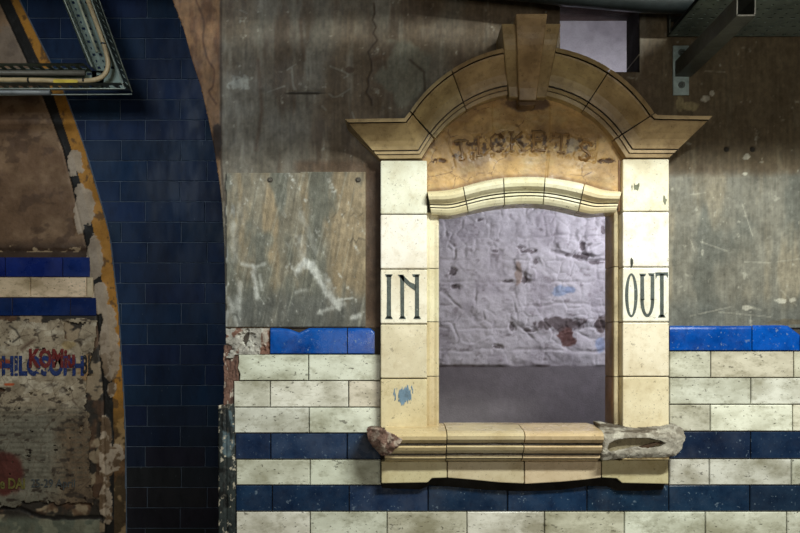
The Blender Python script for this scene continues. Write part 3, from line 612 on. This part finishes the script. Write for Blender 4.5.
# broken right end: grey mortar with a hole
HOL = [(607, 449), (609, 443), (616, 439.6), (630, 437.6), (650, 438), (661, 440.5), (666, 443), (662, 447), (648, 448.5), (636, 447), (624, 450), (612, 452.5)]
def mort_c(U, V):
    c = np.zeros(U.shape+(3,))+np.array((172, 166, 154.)); c = mixc(c, (130, 122, 110), sm(fbm(U, V, 10, 8, 211), .5, .62)*.8); c = mixc(c, (210, 205, 192), sm(fbm(U, V, 5, 4, 212), .58, .66)*.7)
    return mixc(c, (92, 82, 70), .9*((V < 434) & (U < 660))*sm(fbm(U, V, 16, 2, 214), .5, .6))
def mort_h(U, V):
    return -.030*(1-sm(V, 428, 438))-.012*sm(U, 672, 690)+.006*fbm(U, V, 7, 7, 213)+.002*fbm(U, V, 2, 2, 2)-.012*sm(V, 452, 462)
field('mortar_repair', 600, 690, 424, 464, .6, -.106, mort_h, mort_c, M['cement'],
      lambda U, V: inpoly(U+2.5*(fbm(U, V, 5, 5, 221)-.5), V+1.5*(fbm(U, V, 5, 5, 222)-.5), [(601, 423), (622, 427), (640, 430), (668, 428), (679, 425.5), (687, 430), (686, 440), (682, 450), (676, 456), (660, 457.5), (630, 458), (603, 461), (605, 440)]) & ~inpoly(U+3*(fbm(U, V, 4, 4, 223)-.5), V, HOL), .10, parent=win)['label'] = 'rough grey mortar repair with a hollow'
b = MB(); b.prism([(602, 436), (670, 436), (670, 456), (602, 457)], -.086, 0, tn((150, 136, 112))); b.build('hollow_back', M['cement'], win)
b = MB(); b.prism([(622, 455.5), (669.5, 455.5), (669.5, 459.6), (622, 459.6)], -.10, -.05, tn((224, 206, 160))); b.build('sill_block', M['glaze'], win, bevel=.002)
b = MB(); b.prism([(640, 447), (656, 442.5), (664, 443), (656, 445), (646, 449)], -.10, -.08, tn((70, 48, 32))); b.build('hollow_chip', M['cement'], win)
# apron
for x0, x1, y0, bot in ((381, 447.2, 461.5, [(447, 477.8), (432, 478.2), (427.5, 482.6), (381, 483.4)]), (447.2, 524.4, 461.5, [(524.4, 483.6), (500, 482.6), (470, 479.6), (447, 477.8)]), (524.4, 601.6, 461.5, [(601.6, 477.6), (586, 479.6), (560, 482), (524.4, 484)]), (601.6, 669, 460, [(669, 484), (622, 483), (617, 478.4), (601.6, 477.6)])):
    b = MB(); b.prism([(x0+.4, y0), (x1-.4, y0)]+[(min(max(a, x0+.4), x1-.4), v) for a, v in bot], -.050, 0, tn((218, 204, 168))); b.build('apron_block', M['glaze'], win, bevel=.0025, bseg=2)
b = MB(); b.prism([(382, 474), (668, 474), (665, 483.8), (663, 489.6), (640, 491), (616, 490.6), (607, 486.4), (588, 486), (562, 489.8), (540, 491), (517, 491), (488, 490), (450, 486.6), (430, 485.2), (420, 489.6), (382, 488)], -.016, 0, rgb(24, 20, 16)); b.build('shadow_gap_strip', M['joint_and_shade'], win)['label'] = 'black ragged strip for the mortar gap and its shadow'  # dark strip stands in for the shadowed gap under the apron
b = MB(); b.prism(rect(618.4, 623, 160, 211.4), -.0225, 0, tn((150, 112, 68))); b.build('jamb_block', M['glazebrown'], win, bevel=.001)
# backing that closes the joints
b = MB(); b.prism(rect(384, 424, 162, 430), -.036, 0, rgb(50, 42, 32)); b.prism(rect(626, 666, 160, 430), -.036, 0, rgb(50, 42, 32)); b.prism(rect(384, 666, 463, 476), -.044, 0, rgb(50, 42, 32))
b.build('joint_mortar', M['joint_and_shade'], win)
for g, (po, pi_) in enumerate((((410, 111), (434, 138)), ((451, 69), (466, 109.5)), ((655, 113), (614.5, 139)), ((611, 68), (583.5, 110)))):
    q0 = P(po[0]+(pi_[0]-po[0])*.10, po[1]+(pi_[1]-po[1])*.10, -.085); q1 = P(po[0]+(pi_[0]-po[0])*.97, po[1]+(pi_[1]-po[1])*.97, -.035)
    dx, dz = q1[0]-q0[0], q1[2]-q0[2]; L = math.hypot(dx, dz); nx_, nz_ = -dz/L*.003, dx/L*.003; b = MB()
    y_of = lambda t, p: -p
    b.add([(q0[0]+nx_, -.085, q0[2]+nz_), (q0[0]-nx_, -.085, q0[2]-nz_), (q1[0]-nx_, -.035, q1[2]-nz_), (q1[0]+nx_, -.035, q1[2]+nz_), (q0[0]+nx_, 0, q0[2]+nz_), (q0[0]-nx_, 0, q0[2]-nz_), (q1[0]-nx_, 0, q1[2]-nz_), (q1[0]+nx_, 0, q1[2]+nz_)],
          [(0, 1, 2, 3), (4, 5, 6, 7), (0, 1, 5, 4), (1, 2, 6, 5), (2, 3, 7, 6), (3, 0, 4, 7)], rgb(40, 32, 24)); b.build('joint_mortar', M['joint_and_shade'], win)
# lettering
def stroke(bm, pts, wd, yf, dep, c, jit=0):
    pts = [(p[0]+random.uniform(-jit, jit), p[1]+random.uniform(-jit, jit)) for p in pts]
    for (a, b_), (d, e) in zip(pts[:-1], pts[1:]):
        L = math.hypot(d-a, e-b_) or 1; nx, ny = -(e-b_)/L*wd/2, (d-a)/L*wd/2
        bm.prism([(a+nx, b_+ny), (d+nx, e+ny), (d-nx, e-ny), (a-nx, b_-ny)], yf, yf+dep, c)
INK = (80, 90, 86)
def big(ch, polys, strokes, par):
    b = MB()
    for q in polys: b.prism(q, -.0462, -.0445, rgb(*INK))
    for p, wd in strokes: stroke(b, p, wd, -.0462, .0017, rgb(*INK))
    b.build('letter', M['ink'], par)['label'] = 'dark inlaid letter '+ch
def serif(x0, x1, y, s=1): return [(x0, y), (x1, y), (x1-1.3, y+2.6*s), (x0+1.3, y+2.6*s)]
pl, pr_ = pil['l', 2], pil['r', 2]
big('I', [serif(385, 392.8, 274.2), serif(385, 392.8, 319, -1), [(386.8, 275), (391.2, 275), (391, 297), (391.2, 318), (386.6, 318), (387, 297)]], [], pl)
big('N', [serif(398, 404, 274.6), serif(412, 420, 274.2), serif(399, 406, 319, -1), serif(413.4, 421, 319, -1), [(400.2, 276), (404.2, 276), (404.2, 318), (400.6, 318)], [(415, 275), (419, 275), (419.2, 318), (415, 318)], [(398.8, 274.8), (403, 275), (410, 282), (415.6, 284.5), (415.6, 291), (409, 286.4), (403, 281)]], [], pl)
def ring(cx, cy, rx, ry, wx, wy, a0=0, a1=2*math.pi, n=28):
    out = []
    for i in range(n):
        t0, t1 = a0+(a1-a0)*i/n, a0+(a1-a0)*(i+1)/n
        out.append([(cx+rx*math.cos(t0), cy+ry*math.sin(t0)), (cx+rx*math.cos(t1), cy+ry*math.sin(t1)), (cx+(rx-wx)*math.cos(t1), cy+(ry-wy)*math.sin(t1)), (cx+(rx-wx)*math.cos(t0), cy+(ry-wy)*math.sin(t0))])
    return out
big('O', ring(631.4, 295.2, 6.3, 22, 3.3, 2.2), [], pr_)
big('U', [serif(639.4, 646.4, 273.6), serif(648.2, 654.8, 273.2), [(640.4, 275), (644, 275), (644.4, 300), (640.4, 300)], [(650.8, 275), (654.4, 275), (654.4, 300), (650.6, 300)]]+ring(647.4, 299, 7, 18, 3.4, 3, 0, math.pi), [], pr_)
big('T', [[(655.4, 272.4), (668.2, 272.2), (668, 278), (666.4, 275.4), (657.4, 275.6), (655.8, 279)], [(660, 274), (663.8, 274), (663.8, 317), (660.2, 317)], serif(658, 665.6, 317.4, -1)], [], pr_)
# TICKETS, raised and worn, following a shallow arc
def w_let(ch, cx, cy, h, rot):
    gl = {'T': [[(-.42, -.5), (.42, -.5)], [(0, -.5), (0, .5)], [(-.2, .5), (.2, .5)], [(-.42, -.5), (-.42, -.3)], [(.42, -.5), (.42, -.3)]], 'I': [[(-.2, -.5), (.2, -.5)], [(0, -.5), (0, .5)], [(-.2, .5), (.2, .5)]],
          'C': [[(.36, -.28), (.2, -.46), (-.1, -.48), (-.34, -.25), (-.36, .1), (-.2, .42), (.1, .48), (.36, .3)]], 'K': [[(-.3, -.5), (-.3, .5)], [(.36, -.5), (-.28, .05)], [(-.08, -.1), (.38, .5)], [(-.44, -.5), (-.14, -.5)], [(-.44, .5), (-.14, .5)], [(.2, .5), (.5, .5)]],
          'E': [[(-.28, -.5), (-.28, .5)], [(-.42, -.5), (.34, -.5), (.34, -.3)], [(-.28, 0), (.18, 0)], [(-.42, .5), (.36, .5), (.36, .28)]],
          'S': [[(.32, -.3), (.16, -.48), (-.14, -.48), (-.3, -.26), (-.14, -.06), (.16, .06), (.32, .26), (.14, .48), (-.16, .48), (-.34, .3)]]}[ch]
    b = MB(); cs, sn = math.cos(rot), math.sin(rot)
    for st in gl:
        pts = []
        for (a, q), (d, e) in zip(st[:-1], st[1:]):
            for t in np.linspace(0, 1, 4)[:-1]: pts.append((a+(d-a)*t, q+(e-q)*t))
        pts.append(st[-1]); pts = [(cx+h*.95*(x*cs-y*sn), cy+h*(x*sn+y*cs)) for x, y in pts]
        pts = [(x+random.uniform(-.45, .45), y+random.uniform(-.45, .45)) for x, y in pts]
        b.tube([P(x, y, -.0185) for x, y in pts], [random.uniform(.0024, .0052) for _ in pts], 7, tn((142, 108, 62), .12))
    b.build('raised_letter', M['glazebrown'], win)['label'] = 'worn raised letter '+ch
for ch, x, y, r in (('T', 461.5, 150, -.10), ('I', 479, 146.5, -.07), ('C', 497, 143, -.04), ('K', 516.5, 141.5, -.02), ('E', 538.5, 141, .01), ('T', 561, 143, .05), ('S', 585, 151, .12)):
    w_let(ch, x, y, 18.5, r)
# blue paint scrape and scuffs on the posts
def splat(x, y, rx, ry, c, yf, par, seed, nm='paint_scrape'):
    field(nm, x-rx*1.4, x+rx*1.4, y-ry*1.4, y+ry*1.4, .35, yf, None, lambda U, V: np.zeros(U.shape+(3,))+np.array(c, float), M['paper'], lambda U, V: (np.hypot((U-x)/rx, (V-y)/ry)+2.0*(fbm(U, V, 1.6, 9, seed)-.5)) < .7, .0006, parent=par)
splat(403, 394.5, 10, 11, (128, 158, 184), -.0458, pil['l', 4], 5)
splat(631.6, 262.5, 1.6, 6, (70, 74, 66), -.0458, pil['r', 1], 9, 'scuff'); splat(636, 186.5, 4, 4, (120, 124, 104), -.0458, pil['r', 0], 19, 'scuff'); splat(665, 200, 3, 5, (128, 130, 112), -.0458, pil['r', 0], 29, 'scuff')

# ---------------------------------------------------------------- torn poster on the passage wall
ps = thing('torn_poster', 'torn layered pale poster with blue and red capital letters on the passage wall', 'poster', P(50, 505, YB-.01))
def ps_mask(U, V):
    e = 9*(fbm(U, V, 12, 12, 301)-.5)+3*(fbm(U, V, 3, 3, 302)-.5)
    k = (V > 320+e) & (V < 504+1.4*e) & (U < np.interp(V, [318, 350, 390, 440, 504], [97, 92, 84, 88, 92])+1.4*e)
    k &= ~inpoly(U+.3*e, V+.3*e, [(63, 320), (82, 324), (79, 338), (70, 341), (64, 338)]); k &= ~((V > 318) & (V < 323+.5*e) & (U > 28) & (U < 48)); k &= ~((V > 352+e) & (V < 376) & (U > 92))
    return k & (fbm(U, V, 10, 6, 305) < .77)
def ps_c(U, V):
    c = np.zeros(U.shape+(3,))+np.array((172, 156, 132.)); c = mixc(c, (122, 118, 104), sm(V+14*(fbm(U, V, 20, 20, 311)-.5), 400, 425)*.85); c = mixc(c, (120, 96, 72), sm(U+20*fbm(U, V, 16, 16, 312), 56, 80)*sm(V, 400, 430)*.8)
    c = mixc(c, (60, 48, 38), sm(fbm(U, V, 9, 5, 313), .62, .7)*.85); c = mixc(c, (222, 210, 188), sm(fbm(U, V, 14, 9, 314), .55, .66)*.6*(1-sm(V, 395, 420)))
    e, _, _ = worley(U, V*1.5, 20, 41); c = mixc(c, (90, 70, 54), .7*(1-sm(e, 0, .04)))
    c = mixc(c, (96, 90, 76), .5*sm(V, 404, 410)*(1-sm(V, 476, 484))*(np.abs((V % 5)-2.5) < 1.1)*sm(fbm(U, V, 2, 50, 316), .3, .5))
    c = mixc(c, (88, 34, 26), .9*ell(U, V, 4, 474, 22, 24, .5, 6, 12)); c = mixc(c, (40, 34, 30), .8*seg(U, V, [(10, 326), (16, 330), (20, 337), (13, 342)], 1.6)); c = mixc(c, (92, 70, 56), .85*seg(U, V, [(22, 349), (34, 340)], 3))
    c = mixc(c, (150, 60, 34), .9*ell(U, V, 6, 364, 9, 6, 1.2, 7, 5)); c = mixc(c, (200, 84, 36), .9*ell(U, V, 9, 384.5, 6, 1.4, 1, 8, 4)); c = mixc(c, (186, 146, 100), .9*ell(U, V, 90, 368, 12, 15, .9, 9, 7)); c = mixc(c, (176, 150, 100), .7*ell(U, V, 68, 345, 8, 5, .8, 9, 7))
    c = mixc(c, (40, 60, 100), .8*ell(U, V, 92, 392, 4, 8, .6, 9, 7))
    return c*.9
field('paper_sheet', -90, 106, 314, 514, .8, YB-.0125, lambda U, V: .002*fbm(U, V, 12, 12, 318)+.0015*sm(fbm(U, V, 8, 8, 319), .5, .6), ps_c, M['paper'], ps_mask, .004, parent=ps)
def text_mesh(s, x0, x1, y0, y1, yf, dep, c, name, par, mat, bold=.03, drop=0, seed=1, mirror=False, flip=False, lab=None):
    cu = bpy.data.curves.new('t', 'FONT'); cu.body = s; cu.extrude = .0; cu.offset = bold; cu.resolution_u = 4
    ob = bpy.data.objects.new('t', cu); C.objects.link(ob); dg = bpy.context.evaluated_depsgraph_get(); dg.update()
    me = bpy.data.meshes.new_from_object(ob.evaluated_get(dg)); bpy.data.objects.remove(ob)
    bm = bmesh.new(); bm.from_mesh(me); bmesh.ops.triangulate(bm, faces=bm.faces)
    if drop:
        for _ in range(3): bmesh.ops.subdivide_edges(bm, edges=[e for e in bm.edges if e.calc_length() > .08], cuts=1, use_grid_fill=False)
        bmesh.ops.triangulate(bm, faces=bm.faces)
    xs = [v.co.x for v in bm.verts]; ys = [v.co.y for v in bm.verts]; X0, X1, Y0, Y1 = min(xs), max(xs), min(ys), max(ys)
    for v in bm.verts:
        a = (v.co.x-X0)/(X1-X0); q = (v.co.y-Y0)/(Y1-Y0)
        if mirror: a = 1-a
        if flip: q = 1-q
        v.co = P(x0+(x1-x0)*a, y1+(y0-y1)*q, yf)
    if drop:
        dl = []
        for f in bm.faces:
            q = f.calc_center_median(); n = float(fbm(np.array([q.x*S*1.0]), np.array([q.z*S]), 5, 5, seed)[0])
            if n > 1-drop: dl.append(f)
        bmesh.ops.delete(bm, geom=dl, context='FACES')
    g = bmesh.ops.extrude_face_region(bm, geom=bm.faces[:])
    for v in g['geom']:
        if isinstance(v, bmesh.types.BMVert): v.co.y -= dep
    bm.verts.ensure_lookup_table(); V = [tuple(v.co) for v in bm.verts]; F = [[v.index for v in f.verts] for f in bm.faces]
    bm.verts.index_update(); F = [[v.index for v in f.verts] for f in bm.faces]; bm.free()
    o = link_mesh(name, V, F, mat, par, cols=rgb(*c))
    if lab: o['label'] = lab
    return o
text_mesh('HILOSOPH', 2, 84, 355.5, 376, YB-.0163, .0006, (30, 50, 104), 'lettering', ps, M['ink'], .045, .32, 4, lab='blue capital letters')
text_mesh('KOMiu', 29, 75, 348.5, 368, YB-.0171, .0006, (108, 34, 32), 'lettering', ps, M['ink'], .045, .30, 8, mirror=False, lab='dark red torn capital letters')
text_mesh('3L', 83, 93, 355, 374, YB-.0171, .0006, (40, 36, 34), 'lettering', ps, M['ink'], .03, .15, 9, lab='black letters on tan scrap')
text_mesh('e DAI', 0, 25, 478, 489, YB-.0171, .0006, (116, 108, 56), 'lettering', ps, M['ink'], .03, .15, 11, lab='small yellow letters on the red shape')
text_mesh('25-29 April', 31, 75, 479, 490, YB-.0171, .0006, (70, 74, 76), 'lettering', ps, M['ink'], .01, .2, 12, lab='faint grey date line')

# ---------------------------------------------------------------- cable trays, conduits, bracket
def holes(bm, o, u, v, nu, nv, hw=.5, hh=.35, c=(1, 1, 1), stag=True, solid=.0015, diag=0):
    """perforated sheet: parallelogram o,u,v cut into nu x nv cells, each with a slot"""
    o, u, v = (np.array(a, float) for a in (o, u, v)); V = []; F = []
    n = np.cross(u, v); n = n/np.linalg.norm(n)*solid
    for i in range(nu):
        for j in range(nv):
            a0, a1, b0, b1_ = i/nu, (i+1)/nu, j/nv, (j+1)/nv; ca, cb = (a0+a1)/2, (b0+b1_)/2
            ww, h_ = (a1-a0)*hw/2, (b1_-b0)*hh/2
            if stag and (j % 2): ca += (a1-a0)*.0; ww *= .45
            pts = [(a0, b0), (a1, b0), (a1, b1_), (a0, b1_), (ca-ww, cb-h_), (ca+ww, cb-h_), (ca+ww, cb+h_), (ca-ww, cb+h_)]
            k = len(V)
            V += [o+u*p+v*q for p, q in pts]+[o+u*p+v*q+n for p, q in pts]
            for s_ in range(4):
                t = (s_+1) % 4; F += [(k+s_, k+t, k+4+t, k+4+s_), (k+8+s_, k+8+t, k+12+t, k+12+s_), (k+4+s_, k+4+t, k+12+t, k+12+s_)]
    bm.add(V, F, c)
GS = rgb(120, 132, 122)
tr = thing('cable_tray', 'bent perforated steel cable tray carrying cables across the dark blue passage wall', 'cable tray', P(60, 96, .48))
yb, yf = .50, .425
def Q(px, py, y): return np.array(P(px, py, y))
# lower straight leg: back plate, top and bottom flanges
A0, A1 = Q(-150, 90, yb), Q(104, 90, yb); B0 = Q(-150, 71, yb)
b = MB(); holes(b, A0, A1-A0, B0-A0, 26, 3, .5, .35, GS); b.build('tray_plate', M['steel'], tr)
d = np.array((0, yf-yb, 0))
b = MB(); holes(b, A0, (Q(131, 90, yb)-A0), d, 28, 1, .5, .4, GS); b.build('side_flange', M['steel'], tr)
b = MB(); holes(b, B0, (Q(92, 71, yb)-B0), d, 26, 1, .5, .4, GS); b.build('side_flange', M['steel'], tr)
# rising leg
E0, E1 = Q(131, 90, yb), Q(90, -20, yb); I0, I1 = Q(96, 71, yb), Q(60, -20, yb)
b = MB(); holes(b, I0, E0*.0+Q(130, 87, yb)-I0+(Q(88, 71, yb)-I0)*0, I1-I0, 3, 14, .5, .4, GS); 
b.V = []; b.F = []; b.K = []
holes(b, Q(97, 71, yb), Q(124, 71, yb)-Q(97, 71, yb), Q(61, -20, yb)-Q(97, 71, yb), 4, 14, .45, .4, GS); b.build('tray_plate', M['steel'], tr)
b = MB(); holes(b, E0, E1-E0, d, 16, 1, .45, .35, GS); b.build('side_flange', M['steel'], tr)
b = MB(); holes(b, I0, I1-I0, d, 14, 1, .45, .35, GS); b.build('side_flange', M['steel'], tr)
b = MB(); b.add([Q(92, 71, yb), Q(125, 71, yb), Q(131, 90, yb), Q(92, 90, yb), Q(92, 71, yb)+(0, -.0015, 0), Q(125, 71, yb)+(0, -.0015, 0), Q(131, 90, yb)+(0, -.0015, 0), Q(92, 90, yb)+(0, -.0015, 0)], [(0, 1, 2, 3), (4, 5, 6, 7), (0, 1, 5, 4), (1, 2, 6, 5), (2, 3, 7, 6), (3, 0, 4, 7)], GS); b.build('corner_plate', M['steel'], tr)
# folded lips, tinted paler as if catching the light
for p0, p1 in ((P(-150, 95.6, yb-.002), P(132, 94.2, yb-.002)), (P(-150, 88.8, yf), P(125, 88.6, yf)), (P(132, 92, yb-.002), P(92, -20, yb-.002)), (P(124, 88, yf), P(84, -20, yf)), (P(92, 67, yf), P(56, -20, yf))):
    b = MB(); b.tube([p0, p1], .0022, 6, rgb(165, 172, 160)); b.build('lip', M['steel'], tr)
cb = thing('conduit', 'cream plastic conduit bending upward inside the passage cable tray', 'conduit', P(60, 82, .46))
b = MB(); pts = catmull([P(-150, 79.5, .455), P(20, 80, .455), P(60, 81, .455), P(90, 80.5, .455), P(103, 76, .455), P(108, 66, .455), P(106, 52, .455), P(99, 30, .455), P(88, 0, .455), P(80, -22, .455)], 6); b.tube(pts, .0085, 12, rgb(190, 168, 130)); b.build('pipe', M['plastic'], cb, smooth=True)
b = MB(); b.prism([(54, 79.2), (77, 79.6), (78, 81.4), (77, 83.4), (54, 83.2), (53, 81)], .443, .447, rgb(205, 178, 50)); lb_ = b.build('cable_label', M['plastic'], cb); lb_['label'] = 'yellow cable tag'
for x in (29, 84):
    b = MB(); q = P(x, 80.4, .455); b.tube([(q[0]-.003, q[1], q[2]), (q[0]+.003, q[1], q[2])], .0098, 12, rgb(30, 28, 26)); b.build('cable_tie', M['plastic'], cb)
b = MB(); q = Q(103.5, 44, .455); b.tube([q+(-.001, 0, -.003), q+(.001, 0, .003)], .0098, 12, rgb(30, 28, 26)); b.build('cable_tie', M['plastic'], cb)
b = MB(); b.tube([P(-150, 72.5, .465), P(85, 73, .465)], .0095, 12, rgb(96, 92, 84)); tag(b.build('cable_pipe', M['paint'], smooth=True), 'thin dark grey pipe lying above the cream conduit in the tray', 'pipe')
b = MB(); b.tube([P(-150, 91.5, .41), P(50, 92.5, .41)], .0085, 12, rgb(130, 134, 138)); tag(b.build('steel_conduit', M['steel'], smooth=True), 'short grey steel conduit end along the lower lip of the passage tray', 'pipe')
b = MB(); b.tube([P(74, -10, .46), P(97, 52, .46)], .0045, 10, rgb(170, 172, 150)); tag(b.build('thin_cable', M['paint'], smooth=True), 'thin pale cable running up the rising leg of the passage tray', 'cable')

# overhead pipe and tray to the right
b = MB(); b.tube([P(400, -24, -.1), P(514, -11.5, -.1), P(568, -5.5, -.1), P(640, .8, -.1), P(690, 2, -.1), P(900, 2.5, -.1)], .031, 24, rgb(44, 52, 54)); tag(b.build('overhead_pipe', M['paint'], smooth=True), 'thick dark grey pipe running along the wall just above the keystone', 'pipe')
rt = thing('overhead_cable_tray', 'flat perforated galvanised cable tray fixed overhead at the upper right of the window', 'cable tray', P(740, 38, -.1))
t0 = np.array(P(667, 37.5, 0)); zt = t0[2]
b = MB(); o = np.array((t0[0], -.012, zt)); holes(b, o, (1.25, 0, 0), (0, -.44, 0), 40, 16, .42, .30, rgb(150, 166, 160)); b.build('tray_plate', M['steel'], rt)
b = MB(); b.box(t0[0]+.002, t0[0]+1.248, -.45, -.018, zt+.012, zt+.016, rgb(50, 56, 54)); b.build('slot_blocker', M['paint'], rt)  # added dark lid that keeps light out of the slots
b = MB(); b.box(t0[0], t0[0]+1.25, -.016, -.012, zt, zt+.02, rgb(96, 104, 100)); b.build('side_flange', M['steel'], rt)
b = MB(); b.box(t0[0], t0[0]+1.25, -.456, -.452, zt, zt+.02, rgb(96, 104, 100)); b.build('side_flange', M['steel'], rt)
b = MB()
for z0, z1 in ((zt+.002, zt+.006), (zt+.046, zt+.05)): b.box(t0[0], t0[0]+.055, -.02, .0, z0, z1, rgb(80, 84, 78))
for x0 in (t0[0], t0[0]+.051): b.box(x0, x0+.004, -.02, 0, zt+.002, zt+.06, rgb(80, 84, 78))
b.box(t0[0]+.02, t0[0]+.034, -.012, 0, zt+.006, zt+.056, rgb(50, 52, 48)); b.build('wall_clip', M['paint'], rt)
br = thing('bracket_arm', 'square steel tube arm on a bolted wall plate, right of the keystone', 'bracket', P(682, 80, 0))
b = MB(); b.prism(rect(673.2, 689.2, 45.5, 95), -.006, 0, rgb(185, 205, 208)); b.build('wall_plate', M['steel'], br, bevel=.001)
for y in (52.5, 85):
    b = MB(); q = P(681.5, y, -.006); b.tube([(q[0], -.006, q[2]), (q[0], -.008, q[2])], .010, 18, rgb(110, 120, 120)); b.tube([(q[0], -.008, q[2]), (q[0], -.015, q[2])], .0065, 6, rgb(120, 128, 128)); b.tube([(q[0], -.015, q[2]), (q[0], -.024, q[2])], .0035, 10, rgb(120, 128, 128)); b.build('bolt', M['steel'], br)
xa, xb = P(674.5, 0)[0], P(690.3, 0)[0]; zb_, zt_ = P(0, 77.5)[2], P(0, 62)[2]; L0, L1, th = -.006, -.415, .0032
b = MB(); b.box(xa, xb, L1, L0, zb_, zb_+th); b.box(xa, xb, L1, L0, zt_-th, zt_); b.box(xa, xa+th, L1, L0, zb_+th, zt_-th); b.box(xb-th, xb, L1, L0, zb_+th, zt_-th)
b.K = [rgb(92, 96, 90)]*len(b.V); b.build('tube_arm', M['paint'], br)
b = MB()
for a in ((xa, xb, zb_, zb_+th), (xa, xb, zt_-th, zt_), (xa, xa+th, zb_, zt_), (xb-th, xb, zb_, zt_)): b.box(a[0], a[1], L1-.002, L1, a[2], a[3], rgb(225, 228, 224))
b.build('cut_end', M['paint'], br)['label'] = 'bright cut end of the tube'
# added unseen panels above the picture, blocking light from the upper wall
b = MB(); b.box(-.02, 1.5, -.84, -.78, 2.285, 2.455, rgb(96, 104, 100)); b.box(-.02, 1.5, -.84, -.78, 2.49, 3.0, rgb(96, 104, 100)); struct(b.build('light_blocker', M['paint']))
